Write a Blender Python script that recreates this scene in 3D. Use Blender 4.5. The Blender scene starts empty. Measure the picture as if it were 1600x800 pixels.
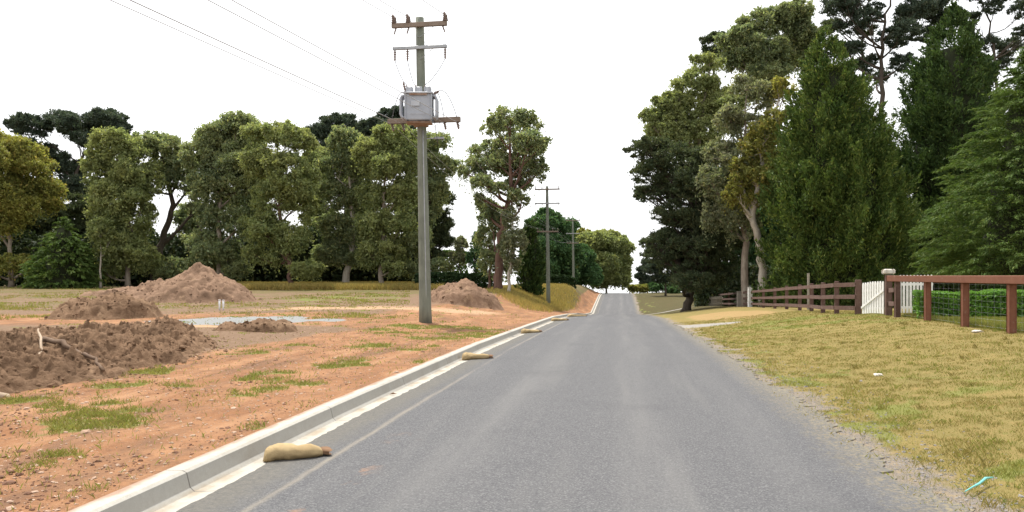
import bpy, math, random
import numpy as np
PI = math.pi
rad = math.radians
random.seed(7)
RNG = np.random.default_rng(11)
S = bpy.context.scene
COL = S.collection
F, HOR, EYE = 1200.0, 435.0, 1.6          # focal length and horizon in photo pixels, eye height in metres
RS = 0.14                                  # the road heads slightly right of straight ahead

# ------------------------------------------------------------------ noise
def _hash(i, j, k, s):
    n = (i.astype(np.int64)*374761393 + j.astype(np.int64)*668265263 + k.astype(np.int64)*2147483647 + s*974634777) & 0xffffffff
    n = ((n ^ (n >> 13))*1274126177) & 0xffffffff
    n = ((n ^ (n >> 16))*2246822519) & 0xffffffff
    return ((n ^ (n >> 15)) & 0xffff)/65535.0
def vnoise(x, y, z=None, s=0):
    x = np.asarray(x, float); y = np.asarray(y, float)
    z = np.zeros_like(x) if z is None else np.asarray(z, float)
    xi, yi, zi = np.floor(x), np.floor(y), np.floor(z)
    f = [x-xi, y-yi, z-zi]
    f = [t*t*(3-2*t) for t in f]
    out = 0
    for a in (0, 1):
        for b in (0, 1):
            for c in (0, 1):
                w = (f[0] if a else 1-f[0])*(f[1] if b else 1-f[1])*(f[2] if c else 1-f[2])
                out = out + w*_hash(xi+a, yi+b, zi+c, s)
    return out
def fbm(x, y, z=None, s=0, o=4, g=.5):
    t, a, n = 0, 1., 0
    for i in range(o):
        q = 2.03**i
        t = t + a*vnoise(np.asarray(x)*q, np.asarray(y)*q, None if z is None else np.asarray(z)*q, s+i*17)
        n += a; a *= g
    return t/n
def sstep(a, b, x):
    t = np.clip((np.asarray(x, float)-a)/(b-a), 0, 1)
    return t*t*(3-2*t)

# ------------------------------------------------------------------ terrain
def zroad(Y):
    return np.interp(Y, [-40, 0, 9, 18, 28, 39, 50, 62, 75, 90, 105, 125, 140, 170, 300, 1600],
                     [0, 0, 0, -.06, -.24, -.46, -.85, -1.35, -2.0, -2.55, -1.95, -1.2, -1.12, -2.4, -8, -60])
def zleft(Y):
    return np.interp(Y, [-40, 10, 28, 45, 60, 95, 130, 200, 400, 1600], [.1, .12, .15, .25, .35, .65, .5, -1.5, -9, -60])
def zright(Y):
    return np.interp(Y, [-40, 0, 10, 16, 23, 31, 52, 80, 110, 140, 200, 400, 1600],
                     [.25, .3, .4, .45, .45, .25, -.35, -1.25, -1.3, -.9, -3.5, -11, -60])
def ground_z(u, Y, bumps=True):
    u = np.asarray(u, float); Y = np.asarray(Y, float)
    zr = zroad(Y)
    tl = np.clip((-3.5-u)/np.interp(Y, [76, 100, 150, 200], [7.5, 3.4, 3.4, 7.5]), 0, 1); tl = tl*tl*(3-2*tl)
    L = zr+.115+(zleft(Y)-zr-.115)*tl
    tr = np.clip((u-2.35)/6.15, 0, 1); tr = .4*tr+.6*tr*tr*(3-2*tr)
    Rr = zr-.005+(zright(Y)-zr+.005)*tr
    z = np.where(u <= -3.3, L, np.where(u >= 2.12, Rr, zr-.07))
    if bumps:
        X = u+RS*Y
        nb = (fbm(X*.9, Y*.9, s=3, o=4)-.5)
        nf = (fbm(X*4, Y*4, s=5, o=3)-.5)
        wl = sstep(-3.6, -5.0, u); wr = sstep(2.6, 4.5, u)
        rut = .5*np.sin(u*4.2+2*fbm(X*.3, Y*.12, s=9, o=2))*sstep(-4, -5, u)*sstep(-9, -7, u)
        z = z+wl*(.10*nb+.05*nf+.02*rut)+wr*(.06*nb+.02*nf)
    return z
def gz(X, Y):
    return float(ground_z(X-RS*Y, Y))
def at(px, py, Y):
    return ((px-800)*Y/F, Y, EYE+(HOR-py)*Y/F)

# ------------------------------------------------------------------ meshes
def tag(o, label=None, cat=None, group=None, kind=None):
    if label: o['label'] = label
    if cat: o['category'] = cat
    if group: o['group'] = group
    if kind: o['kind'] = kind
    return o
def empty(name, loc, label, cat, group=None, rz=0):
    o = bpy.data.objects.new(name, None); COL.objects.link(o)
    o.location = loc; o.rotation_euler = (0, 0, rz); o.empty_display_size = .2
    return tag(o, label, cat, group)
def raw_mesh(name, V, Fq, mat, parent=None, smooth=False, attrs=None):
    """V (n,3), Fq (m,3|4) arrays -> one object; V are local to the parent"""
    V = np.asarray(V, np.float32); Fq = np.asarray(Fq, np.int32)
    me = bpy.data.meshes.new(name)
    m, k = Fq.shape
    me.vertices.add(len(V)); me.vertices.foreach_set('co', V.ravel())
    me.loops.add(m*k); me.loops.foreach_set('vertex_index', Fq.ravel())
    me.polygons.add(m)
    me.polygons.foreach_set('loop_start', np.arange(0, m*k, k, dtype=np.int32))
    me.polygons.foreach_set('loop_total', np.full(m, k, np.int32))
    me.polygons.foreach_set('use_smooth', np.full(m, bool(smooth)))
    me.update(calc_edges=True)
    if attrs:
        for an, av in attrs.items():
            a = me.attributes.new(an, 'FLOAT', 'POINT'); a.data.foreach_set('value', np.asarray(av, np.float32))
    me.materials.append(mat)
    o = bpy.data.objects.new(name, me); COL.objects.link(o)
    if parent: o.parent = parent
    return o
class MB:
    """collects boxes, tubes, lathes; build() links them as ONE mesh"""
    def __init__(s): s.v = []; s.f = []; s.sm = []
    def add(s, vs, fs, smooth=False):
        b = len(s.v); s.v += [tuple(map(float, p)) for p in vs]
        s.f += [tuple(b+i for i in f) for f in fs]; s.sm += [smooth]*len(fs)
    def box(s, c, size, rz=0, bev=.0, ax=None):
        sx, sy, sz = size[0]/2, size[1]/2, size[2]/2
        b = min(bev, sx*.45, sy*.45, sz*.45)
        if b <= 0:
            P = [(x*sx, y*sy, z*sz) for z in (-1, 1) for x, y in ((-1, -1), (1, -1), (1, 1), (-1, 1))]
            Fs = [(3, 2, 1, 0), (4, 5, 6, 7)]+[(i, (i+1) % 4, 4+(i+1) % 4, 4+i) for i in range(4)]
        else:
            P = []
            for z, ins in ((-sz, b), (-sz+b, 0), (sz-b, 0), (sz, b)):
                for (x, y) in ((-1, -1), (1, -1), (1, 1), (-1, 1)):
                    ox, oy = sx-ins, sy-ins
                    P.append((x*(ox-b) if (x*y > 0) else x*ox, y*oy if (x*y > 0) else y*(oy-b), z))
                    P.append((x*ox if (x*y > 0) else x*(ox-b), y*(oy-b) if (x*y > 0) else y*oy, z))
            Fs = [tuple(range(7, -1, -1)), tuple(range(24, 32))]
            for k in range(3):
                for i in range(8): Fs.append((k*8+i, k*8+(i+1) % 8, k*8+8+(i+1) % 8, k*8+8+i))
        cr, sr = math.cos(rz), math.sin(rz)
        if ax:                                # ax: full 3x3 axes (rows x,y,z)
            P = [tuple(c[i]+p[0]*ax[0][i]+p[1]*ax[1][i]+p[2]*ax[2][i] for i in range(3)) for p in P]
        else:
            P = [(c[0]+p[0]*cr-p[1]*sr, c[1]+p[0]*sr+p[1]*cr, c[2]+p[2]) for p in P]
        s.add(P, Fs)
    def beam(s, a, b, w, h, bev=.0, over=0):
        a = np.array(a, float); b = np.array(b, float); d = b-a; L = np.linalg.norm(d); d /= L
        up = np.array([0, 0, 1.]) if abs(d[2]) < .95 else np.array([1., 0, 0])
        y = np.cross(up, d); y /= np.linalg.norm(y); z = np.cross(d, y)
        s.box((a+b)/2, (L+over, w, h), bev=bev, ax=(d, y, z))
    def tube(s, pts, r, n=8, cap=True, wob=0, seed=0):
        pts = [np.array(p, float) for p in pts]; k = len(pts)
        rr = [r]*k if np.isscalar(r) else list(r)
        rg = random.Random(seed)
        t0 = pts[1]-pts[0]; t0 /= np.linalg.norm(t0)
        x = np.cross(t0, [0, 0, 1.] if abs(t0[2]) < .9 else [1., 0, 0]); x /= np.linalg.norm(x)
        vs = []
        for i in range(k):
            t = pts[min(i+1, k-1)]-pts[max(i-1, 0)]; t /= np.linalg.norm(t)+1e-9
            x = x-t*np.dot(x, t); x /= np.linalg.norm(x)+1e-9; y = np.cross(t, x)
            for j in range(n):
                a = 2*PI*j/n; q = rr[i]*(1+wob*(rg.random()-.5))
                vs.append(pts[i]+q*(math.cos(a)*x+math.sin(a)*y))
        fs = [(i*n+j, i*n+(j+1) % n, (i+1)*n+(j+1) % n, (i+1)*n+j) for i in range(k-1) for j in range(n)]
        if cap: fs += [tuple(range(n-1, -1, -1)), tuple(range((k-1)*n, k*n))]
        s.add(vs, fs, True)
    def lathe(s, base, prof, n=10, axis=(0, 0, 1)):
        a = np.array(axis, float); a /= np.linalg.norm(a)
        s.tube([np.array(base)+a*h for h, _ in prof], [q for _, q in prof], n)
    def build(s, name, mat, parent=None, origin=(0, 0, 0)):
        me = bpy.data.meshes.new(name)
        me.from_pydata([(p[0]-origin[0], p[1]-origin[1], p[2]-origin[2]) for p in s.v], [], s.f)
        me.polygons.foreach_set('use_smooth', s.sm)
        me.update(); me.materials.append(mat)
        o = bpy.data.objects.new(name, me); COL.objects.link(o)
        if parent: o.parent = parent
        elif origin != (0, 0, 0): o.location = origin
        return o

# ------------------------------------------------------------------ materials
class NT:
    def __init__(s, name):
        s.m = bpy.data.materials.new(name); s.m.use_nodes = True
        s.t = s.m.node_tree; s.t.nodes.clear()
        s.out = s.t.nodes.new('ShaderNodeOutputMaterial')
    def n(s, typ, **kw):
        nd = s.t.nodes.new(typ)
        for k, v in kw.items():
            if k.startswith('_'): setattr(nd, k[1:], v)
            else: s.put(nd.inputs[int(k[1:]) if k[0] == 'i' and k[1:].isdigit() else k.replace('__', ' ')], v)
        return nd
    def put(s, sock, v):
        if isinstance(v, bpy.types.NodeSocket): s.t.links.new(v, sock)
        elif isinstance(v, tuple) and len(v) == 3 and sock.type == 'RGBA': sock.default_value = (*v, 1)
        else: sock.default_value = v
    def math(s, op, a, b=0.5, c=0.5, clamp=False):
        return s.n('ShaderNodeMath', _operation=op, _use_clamp=clamp, i0=a, i1=b, i2=c).outputs[0]
    def mix(s, f, a, b, blend='MIX'):
        nd = s.t.nodes.new('ShaderNodeMix'); nd.data_type = 'RGBA'; nd.blend_type = blend; nd.clamp_factor = True
        s.put(nd.inputs[0], f); s.put(nd.inputs[6], a); s.put(nd.inputs[7], b)
        return nd.outputs[2]
    def noise(s, vec, scale, detail=4, rough=.55, dist=0):
        return s.n('ShaderNodeTexNoise', Vector=vec, Scale=scale, Detail=detail, Roughness=rough, Distortion=dist).outputs[0]
    def ramp(s, f, a, b):
        return s.n('ShaderNodeMapRange', _clamp=True, i0=f, i1=a, i2=b).outputs[0]
    def pos(s): return s.n('ShaderNodeNewGeometry').outputs['Position']
    def obj(s): return s.n('ShaderNodeTexCoord').outputs['Object']
    def attr(s, a): return s.n('ShaderNodeAttribute', _attribute_name=a).outputs['Fac']
    def bump(s, h, strength=.5, dist=.02):
        return s.n('ShaderNodeBump', Height=h, Strength=strength, Distance=dist).outputs[0]
    def principled(s, col, rough=.8, normal=None, metal=0, spec=.3):
        p = s.n('ShaderNodeBsdfPrincipled', Base__Color=col, Roughness=rough, Metallic=metal)
        p.inputs['Specular IOR Level'].default_value = spec
        if normal is not None: s.put(p.inputs['Normal'], normal)
        s.t.links.new(p.outputs[0], s.out.inputs[0]); return s.m
def leaf_mat(name, a, b, c, trans=.47, scale=.35, tr_tint=(1.2, 1.22, .72), var=.7):
    """a/b large clump hue variation, c a share of odd leaves (dry or fresh growth)"""
    t = NT(name)
    isl = t.n('ShaderNodeNewGeometry').outputs['Random Per Island']
    n = t.ramp(t.noise(t.pos(), scale, 3), .35, .65)
    col = t.mix(n, a, b)
    odd = t.math('GREATER_THAN', isl, .84)
    col = t.mix(t.math('MULTIPLY', odd, .7), col, c)
    br = t.math('MULTIPLY_ADD', t.math('FRACT', t.math('MULTIPLY', isl, 37.1)), var, 1-.5*var)
    col = t.mix(1.0, col, t.n('ShaderNodeCombineColor', i0=br, i1=br, i2=br).outputs[0], 'MULTIPLY')
    d = t.n('ShaderNodeBsdfPrincipled', Base__Color=col, Roughness=.62)
    d.inputs['Specular IOR Level'].default_value = .18
    tr = t.n('ShaderNodeBsdfTranslucent', Color=t.mix(1.0, col, tr_tint, 'MULTIPLY'))
    mx = t.n('ShaderNodeMixShader', i0=trans)
    t.t.links.new(d.outputs[0], mx.inputs[1]); t.t.links.new(tr.outputs[0], mx.inputs[2])
    t.t.links.new(mx.outputs[0], t.out.inputs[0])
    return t.m
def bark_mat(name, a, b, scale=3.0):
    t = NT(name); p = t.obj()
    st = t.n('ShaderNodeMapping', Vector=p); st.inputs['Scale'].default_value = (1, 1, .18)
    n = t.noise(st.outputs[0], scale*2, 5, .6)
    n2 = t.noise(p, scale*.4, 3)
    col = t.mix(t.ramp(n, .3, .7), a, b)
    col = t.mix(t.math('MULTIPLY', t.ramp(n2, .5, .75), .5), col, tuple(x*.5 for x in a))
    return t.principled(col, .9, t.bump(n, .8, .05))
def wood_mat(name, a, b, rough=.8, scale=6, paint_wear=None):
    t = NT(name); p = t.obj()
    st = t.n('ShaderNodeMapping', Vector=p); st.inputs['Scale'].default_value = (1, 1, 1)
    n = t.noise(p, scale, 6, .65, .6); n2 = t.noise(p, scale*6, 3)
    col = t.mix(t.ramp(n, .3, .7), a, b)
    col = t.mix(t.math('MULTIPLY', n2, .35), col, tuple(x*.45 for x in a))
    if paint_wear: col = t.mix(t.ramp(t.noise(p, scale*2.3, 5), .6, .72), col, paint_wear)
    return t.principled(col, rough, t.bump(n2, .3, .004))
def plain_mat(name, a, b=None, rough=.6, scale=8, metal=0, bump=.1):
    t = NT(name); p = t.obj(); b = b or tuple(x*.75 for x in a)
    n = t.noise(p, scale, 5)
    return t.principled(t.mix(t.ramp(n, .35, .7), a, b), rough, t.bump(n, bump, .01), metal)

M = {}
M['gum'] = leaf_mat('gum_leaves', (0.250, 0.283, 0.141), (0.187, 0.235, 0.131), (0.336, 0.320, 0.146))
M['gum_olive'] = leaf_mat('olive_gum_leaves', (0.230, 0.275, 0.121), (0.273, 0.296, 0.124), (0.323, 0.325, 0.123))
M['gum_yellow'] = leaf_mat('yellow_gum_leaves', (.27, .262, .068), (.215, .23, .07), (.36, .27, .085))
M['gum_grey'] = leaf_mat('grey_gum_leaves', (0.231, 0.245, 0.154), (0.182, 0.210, 0.119), (0.308, 0.280, 0.168))
M['pine'] = leaf_mat('pine_needles', (0.088, 0.110, 0.055), (0.062, 0.086, 0.044), (0.132, 0.132, 0.066), .32)
M['pine_blue'] = leaf_mat('far_pine_needles', (0.072, 0.098, 0.068), (0.055, 0.079, 0.055), (0.106, 0.112, 0.079), .25)
M['cypress'] = leaf_mat('cypress_sprays', (0.098, 0.144, 0.032), (0.056, 0.098, 0.024), (0.207, 0.232, 0.061), .26, .8)
M['cypress_dark'] = leaf_mat('dark_cypress_sprays', (0.062, 0.103, 0.028), (0.041, 0.076, 0.023), (0.115, 0.155, 0.044), .24, .8)
M['cedar'] = leaf_mat('cedar_needles', (.098, .150, .034), (.070, .118, .030), (.155, .19, .055), .3, .7)
M['broad'] = leaf_mat('broadleaf_leaves', (0.084, 0.164, 0.062), (0.061, 0.125, 0.051), (0.141, 0.210, 0.077), .3)
M['fresh'] = leaf_mat('fresh_green_leaves', (0.099, 0.176, 0.022), (0.072, 0.143, 0.022), (0.132, 0.198, 0.033), .4)
M['hedge'] = leaf_mat('hedge_leaves', (0.142, 0.284, 0.042), (0.095, 0.208, 0.042), (0.208, 0.340, 0.057), .3, 1.5)
M['hedge_dark'] = leaf_mat('clipped_hedge_leaves', (0.031, 0.059, 0.020), (0.022, 0.045, 0.017), (0.056, 0.084, 0.028), .2)
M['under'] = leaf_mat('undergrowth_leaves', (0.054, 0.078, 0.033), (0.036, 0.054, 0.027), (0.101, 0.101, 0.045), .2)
M['inner'] = plain_mat('dark_inner_hull', (.030, .036, .014), (.016, .02, .009), .95, 3, 0, .6)
M['bark_gum'] = bark_mat('gum_bark', (.22, .17, .135), (.36, .31, .25))
M['bark_pale'] = bark_mat('pale_gum_bark', (.36, .31, .25), (.5, .45, .38))
M['bark_dark'] = bark_mat('dark_bark', (.05, .04, .032), (.10, .078, .06))
M['bark_red'] = bark_mat('reddish_bark', (.11, .06, .045), (.17, .10, .075))

# ------------------------------------------------------------------ ground
def ell(X, Y, px, py, rpx, rpy, drop=1.5):
    d = drop*F/(py-HOR); cx = (px-800)*d/F
    q = ((X-cx)/(rpx*d/F))**2+((Y-d)/(max(rpy, 2)*d/(py-HOR)))**2
    return np.clip(1.5-q, 0, 1)
GREEN = [(150, 660, 85, 22), (95, 716, 40, 12), (20, 708, 30, 8), (235, 583, 26, 9), (485, 634, 18, 6), (392, 670, 20, 6), (102, 777, 24, 8),
         (350, 622, 60, 14), (450, 600, 60, 10), (300, 600, 40, 8), (60, 622, 40, 10), (540, 565, 60, 8), (600, 540, 60, 8),
         (690, 508, 80, 7), (620, 512, 50, 8), (760, 512, 40, 7), (655, 540, 30, 6), (530, 472, 75, 6), (600, 468, 60, 5), (420, 590, 50, 10), (700, 520, 60, 8),
         (150, 770, 20, 5), (655, 565, 12, 4), (560, 596, 26, 5)]
def masks(X, Y):
    u = X-RS*Y
    n1 = fbm(X*1.3, Y*1.3, s=21, o=4); n2 = fbm(X*.35, Y*.35, s=23, o=3); n3 = fbm(X*3.5, Y*3.5, s=29, o=3)
    left = u < -3.45
    g = np.zeros_like(X)
    for e in GREEN: g = np.maximum(g, ell(X, Y, *e))
    green = np.clip(g*(.12+1.25*sstep(.44, .62, n1)*sstep(.34, .6, n3)), 0, 1)
    green = np.maximum(green, .75*sstep(.60, .70, n1)*sstep(.52, .6, n3)*sstep(-4.2, -5, u))
    green = green*left
    # right verge: green hints, more near the asphalt edge
    gr = .8*sstep(.52, .68, n1)*(.35+.65*sstep(6.5, 3.2, u))*sstep(.35, .6, n3)
    for e in ((1160, 545, 30, 14), (1195, 556, 24, 8), (1250, 572, 30, 6), (1340, 640, 60, 16), (1470, 715, 50, 20), (1300, 500, 120, 10), (1480, 500, 110, 8), (1400, 612, 40, 8), (1560, 760, 40, 20)):
        gr = np.maximum(gr, .8*ell(X, Y, *e, drop=1.35)*sstep(.4, .58, n1))
    green = np.where(u > 2.3, gr, green)
    brown = sstep(-7.4, -9.2, u+1.2*(n2-.5)+.8*(n1-.5))*sstep(26, 22, Y)+.8*sstep(28, 34, Y+6*(n2-.5))*sstep(-8.5, -11, u)
    brown = np.clip(np.maximum(brown, .3*sstep(.55, .66, n2)*sstep(.45, .55, n1)), 0, 1)*left
    dry = np.maximum(sstep(60, 68, Y+8*(n1-.5))*sstep(-4.8, -5.6, u), sstep(44, 54, Y)*sstep(.44, .56, n1)*sstep(-12, -16, u))
    dry = np.maximum(dry, .8*sstep(30, 36, Y)*sstep(.46, .58, n1)*sstep(-14, -17, u))
    dry = dry*left
    pu, pY = u, Y
    pq = ((pu+13.2)/(2.4+.4*np.sin(Y*2)))**2+((Y-26.5)/(2.6+.8*(n1-.5)))**2
    pad = np.clip((1.25-pq)*3, 0, 1)
    pq2 = ((pu+10.2)/.75)**2+((Y-26.6)/(.9+.5*(n1-.5)))**2
    pad = np.maximum(pad, .75*np.clip((1.15-pq2)*2.5, 0, 1))
    sandy = np.clip(1.4-(((u+13.2)/2.2)**2+((Y-23.2)/.7)**2), 0, 1)*left
    track = .9*np.exp(-((Y-36.5-.3*(u+12)-3*(n2-.5))/2.2)**2)*sstep(-5, -7, u)*sstep(-19, -15, u)
    sandy = np.maximum(sandy, track*left)
    grav = .85*sstep(2.85, 2.35, u+.9*(n1-.5)+.7*(n3-.5))*(u > 1.5)
    c1 = np.exp(-((Y-29.8-.1*(u-2.3))/(1.25-.16*(u-2.3).clip(0, 4)))**2)*sstep(5.6, 3.2, u+1.2*(n1-.5))*(u > 1.9)
    c2 = .8*np.exp(-((Y-78)/1.3)**2)*sstep(8.5, 6.5, u)*(u > 1.9)
    drive = np.clip(np.maximum(c1, c2)*1.6, 0, 1)
    worn = np.clip(1.3-(((u-5.4)/2.2)**2+((Y-38)/7)**2), 0, 1)*(u > 2.3)
    return dict(green=green, brown=brown, dry=dry, pad=pad, sandy=sandy, grav=grav, drive=drive, worn=worn)

def build_ground():
    Yr = np.concatenate([np.arange(-14, 3, .5), np.arange(3, 34, .14), np.arange(34, 60, .4), np.arange(60, 160, 1.2), np.geomspace(160, 1500, 26)])
    ul = -np.concatenate([np.arange(3.43, 15, .13), np.arange(15, 22, .3), np.arange(22, 70, 1.0), np.geomspace(70, 900, 22)])[::-1]
    um = np.array([-3.24, -3.0, -1.5, 0, 1.5, 2.0])
    ur = np.concatenate([np.arange(2.14, 12, .13), np.arange(12, 20, .4), np.arange(20, 70, 1.2), np.geomspace(70, 900, 22)])
    U = np.concatenate([ul, um, ur]); nu, ny = len(U), len(Yr)
    uu, yy = np.meshgrid(U, Yr); uu = uu.ravel(); yy = yy.ravel()
    X = uu+RS*yy; Z = ground_z(uu, yy)
    idx = np.arange(nu*ny).reshape(ny, nu)
    Fq = np.stack([idx[:-1, :-1].ravel(), idx[:-1, 1:].ravel(), idx[1:, 1:].ravel(), idx[1:, :-1].ravel()], 1)
    t = NT('earth_and_grass'); p = t.pos()
    sx = t.n('ShaderNodeSeparateXYZ', Vector=p)
    uN = t.math('SUBTRACT', sx.outputs[0], t.math('MULTIPLY', sx.outputs[1], RS))
    nA = t.noise(p, 1.1, 6, .6); nB = t.noise(p, 7, 5, .65); nC = t.noise(p, 34, 4, .7); nD = t.noise(p, 110, 2, .6)
    orange = t.mix(t.ramp(nA, .35, .68), (.225, .108, .052), (.315, .168, .088))
    orange = t.mix(t.math('MULTIPLY', t.ramp(nB, .48, .68), .75), orange, (.145, .076, .045))
    orange = t.mix(t.math('MULTIPLY', t.ramp(nC, .55, .72), .6), orange, (.40, .27, .17))
    brown = t.mix(t.ramp(nB, .35, .68), (.155, .098, .062), (.215, .145, .095))
    brown = t.mix(t.math('MULTIPLY', t.ramp(nC, .5, .7), .5), brown, (.095, .058, .038))
    nL = t.noise(t.n('ShaderNodeCombineXYZ', X=uN, Y=t.math('MULTIPLY', sx.outputs[1], .16)).outputs[0], 1.7, 6, .62)
    orange = t.mix(t.math('MULTIPLY', t.ramp(nL, .5, .64), .75), orange, (.15, .088, .055))
    orange = t.mix(t.math('MULTIPLY', t.ramp(nL, .46, .34), .6), orange, (.37, .215, .12))
    nG = t.noise(p, .28, 6, .65)
    def msk(name, lo=.35, hi=.62, w=.55):
        v = t.math('ADD', t.attr(name), t.math('MULTIPLY', t.math('SUBTRACT', nB, .5), w))
        return t.ramp(v, lo, hi)
    col = t.mix(msk('brown'), orange, brown)
    col = t.mix(msk('sandy', .3, .8, .8), col, t.mix(nC, (.40, .27, .165), (.34, .21, .125)))
    brown = t.mix(t.math('MULTIPLY', t.ramp(nG, .52, .62), .7), brown, (.125, .105, .042))
    drygrass = t.mix(t.ramp(nB, .35, .65), (.165, .125, .060), (.115, .090, .045))
    drygrass = t.mix(t.math('MULTIPLY', t.ramp(nC, .45, .7), .6), drygrass, (.12, .11, .035))
    drygrass = t.mix(t.math('MULTIPLY', t.ramp(nG, .54, .64), .65), drygrass, (.095, .10, .032))
    drygrass = t.mix(t.math('MULTIPLY', t.ramp(nG, .46, .38), .7), drygrass, (.165, .105, .066))
    col = t.mix(msk('dry'), col, drygrass)
    grn = t.mix(t.ramp(nC, .35, .65), (.125, .15, .035), (.19, .185, .06))
    # right verge
    verge = t.mix(t.ramp(nA, .3, .7), (.215, .166, .060), (.160, .134, .046))
    verge = t.mix(t.math('MULTIPLY', t.ramp(nB, .5, .7), .55), verge, (.27, .175, .07))
    verge = t.mix(t.math('MULTIPLY', t.ramp(nC, .52, .7), .45), verge, (.18, .15, .055))
    verge = t.mix(t.math('MULTIPLY', t.ramp(nD, .55, .7), .5), verge, (.30, .215, .09))
    verge = t.mix(t.math('MULTIPLY', msk('worn'), .6), verge, (.33, .21, .10))
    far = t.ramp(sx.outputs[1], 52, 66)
    verge = t.mix(t.math('MULTIPLY', far, .85), verge, t.mix(t.ramp(nA, .35, .65), (.042, .044, .018), (.066, .052, .026)))  # distant bank painted dark olive in place of tree shade
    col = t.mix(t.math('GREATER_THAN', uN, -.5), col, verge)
    col = t.mix(t.math('MULTIPLY', msk('green'), .85), col, grn)
    col = t.mix(msk('pad', .4, .7, .6), col, t.mix(t.ramp(nC, .3, .7), (.19, .195, .195), (.27, .27, .26)))
    gravel = t.mix(t.ramp(nD, .35, .65), (.11, .105, .10), (.27, .22, .17))
    gravel = t.mix(t.math('MULTIPLY', t.ramp(nB, .5, .7), .6), gravel, (.30, .22, .11))
    col = t.mix(msk('grav', .35, .75, .9), col, gravel)
    col = t.mix(msk('drive', .35, .6, .5), col, t.mix(nC, (.22, .205, .185), (.30, .275, .245)))
    h = t.math('ADD', t.math('MULTIPLY', nB, .6), t.math('ADD', t.math('MULTIPLY', nC, .35), t.math('MULTIPLY', nD, .15)))
    mat = t.principled(col, .95, t.bump(h, .9, .05), spec=.1)
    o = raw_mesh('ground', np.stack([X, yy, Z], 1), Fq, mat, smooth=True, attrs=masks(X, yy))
    tag(o, kind='structure')
build_ground()

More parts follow.
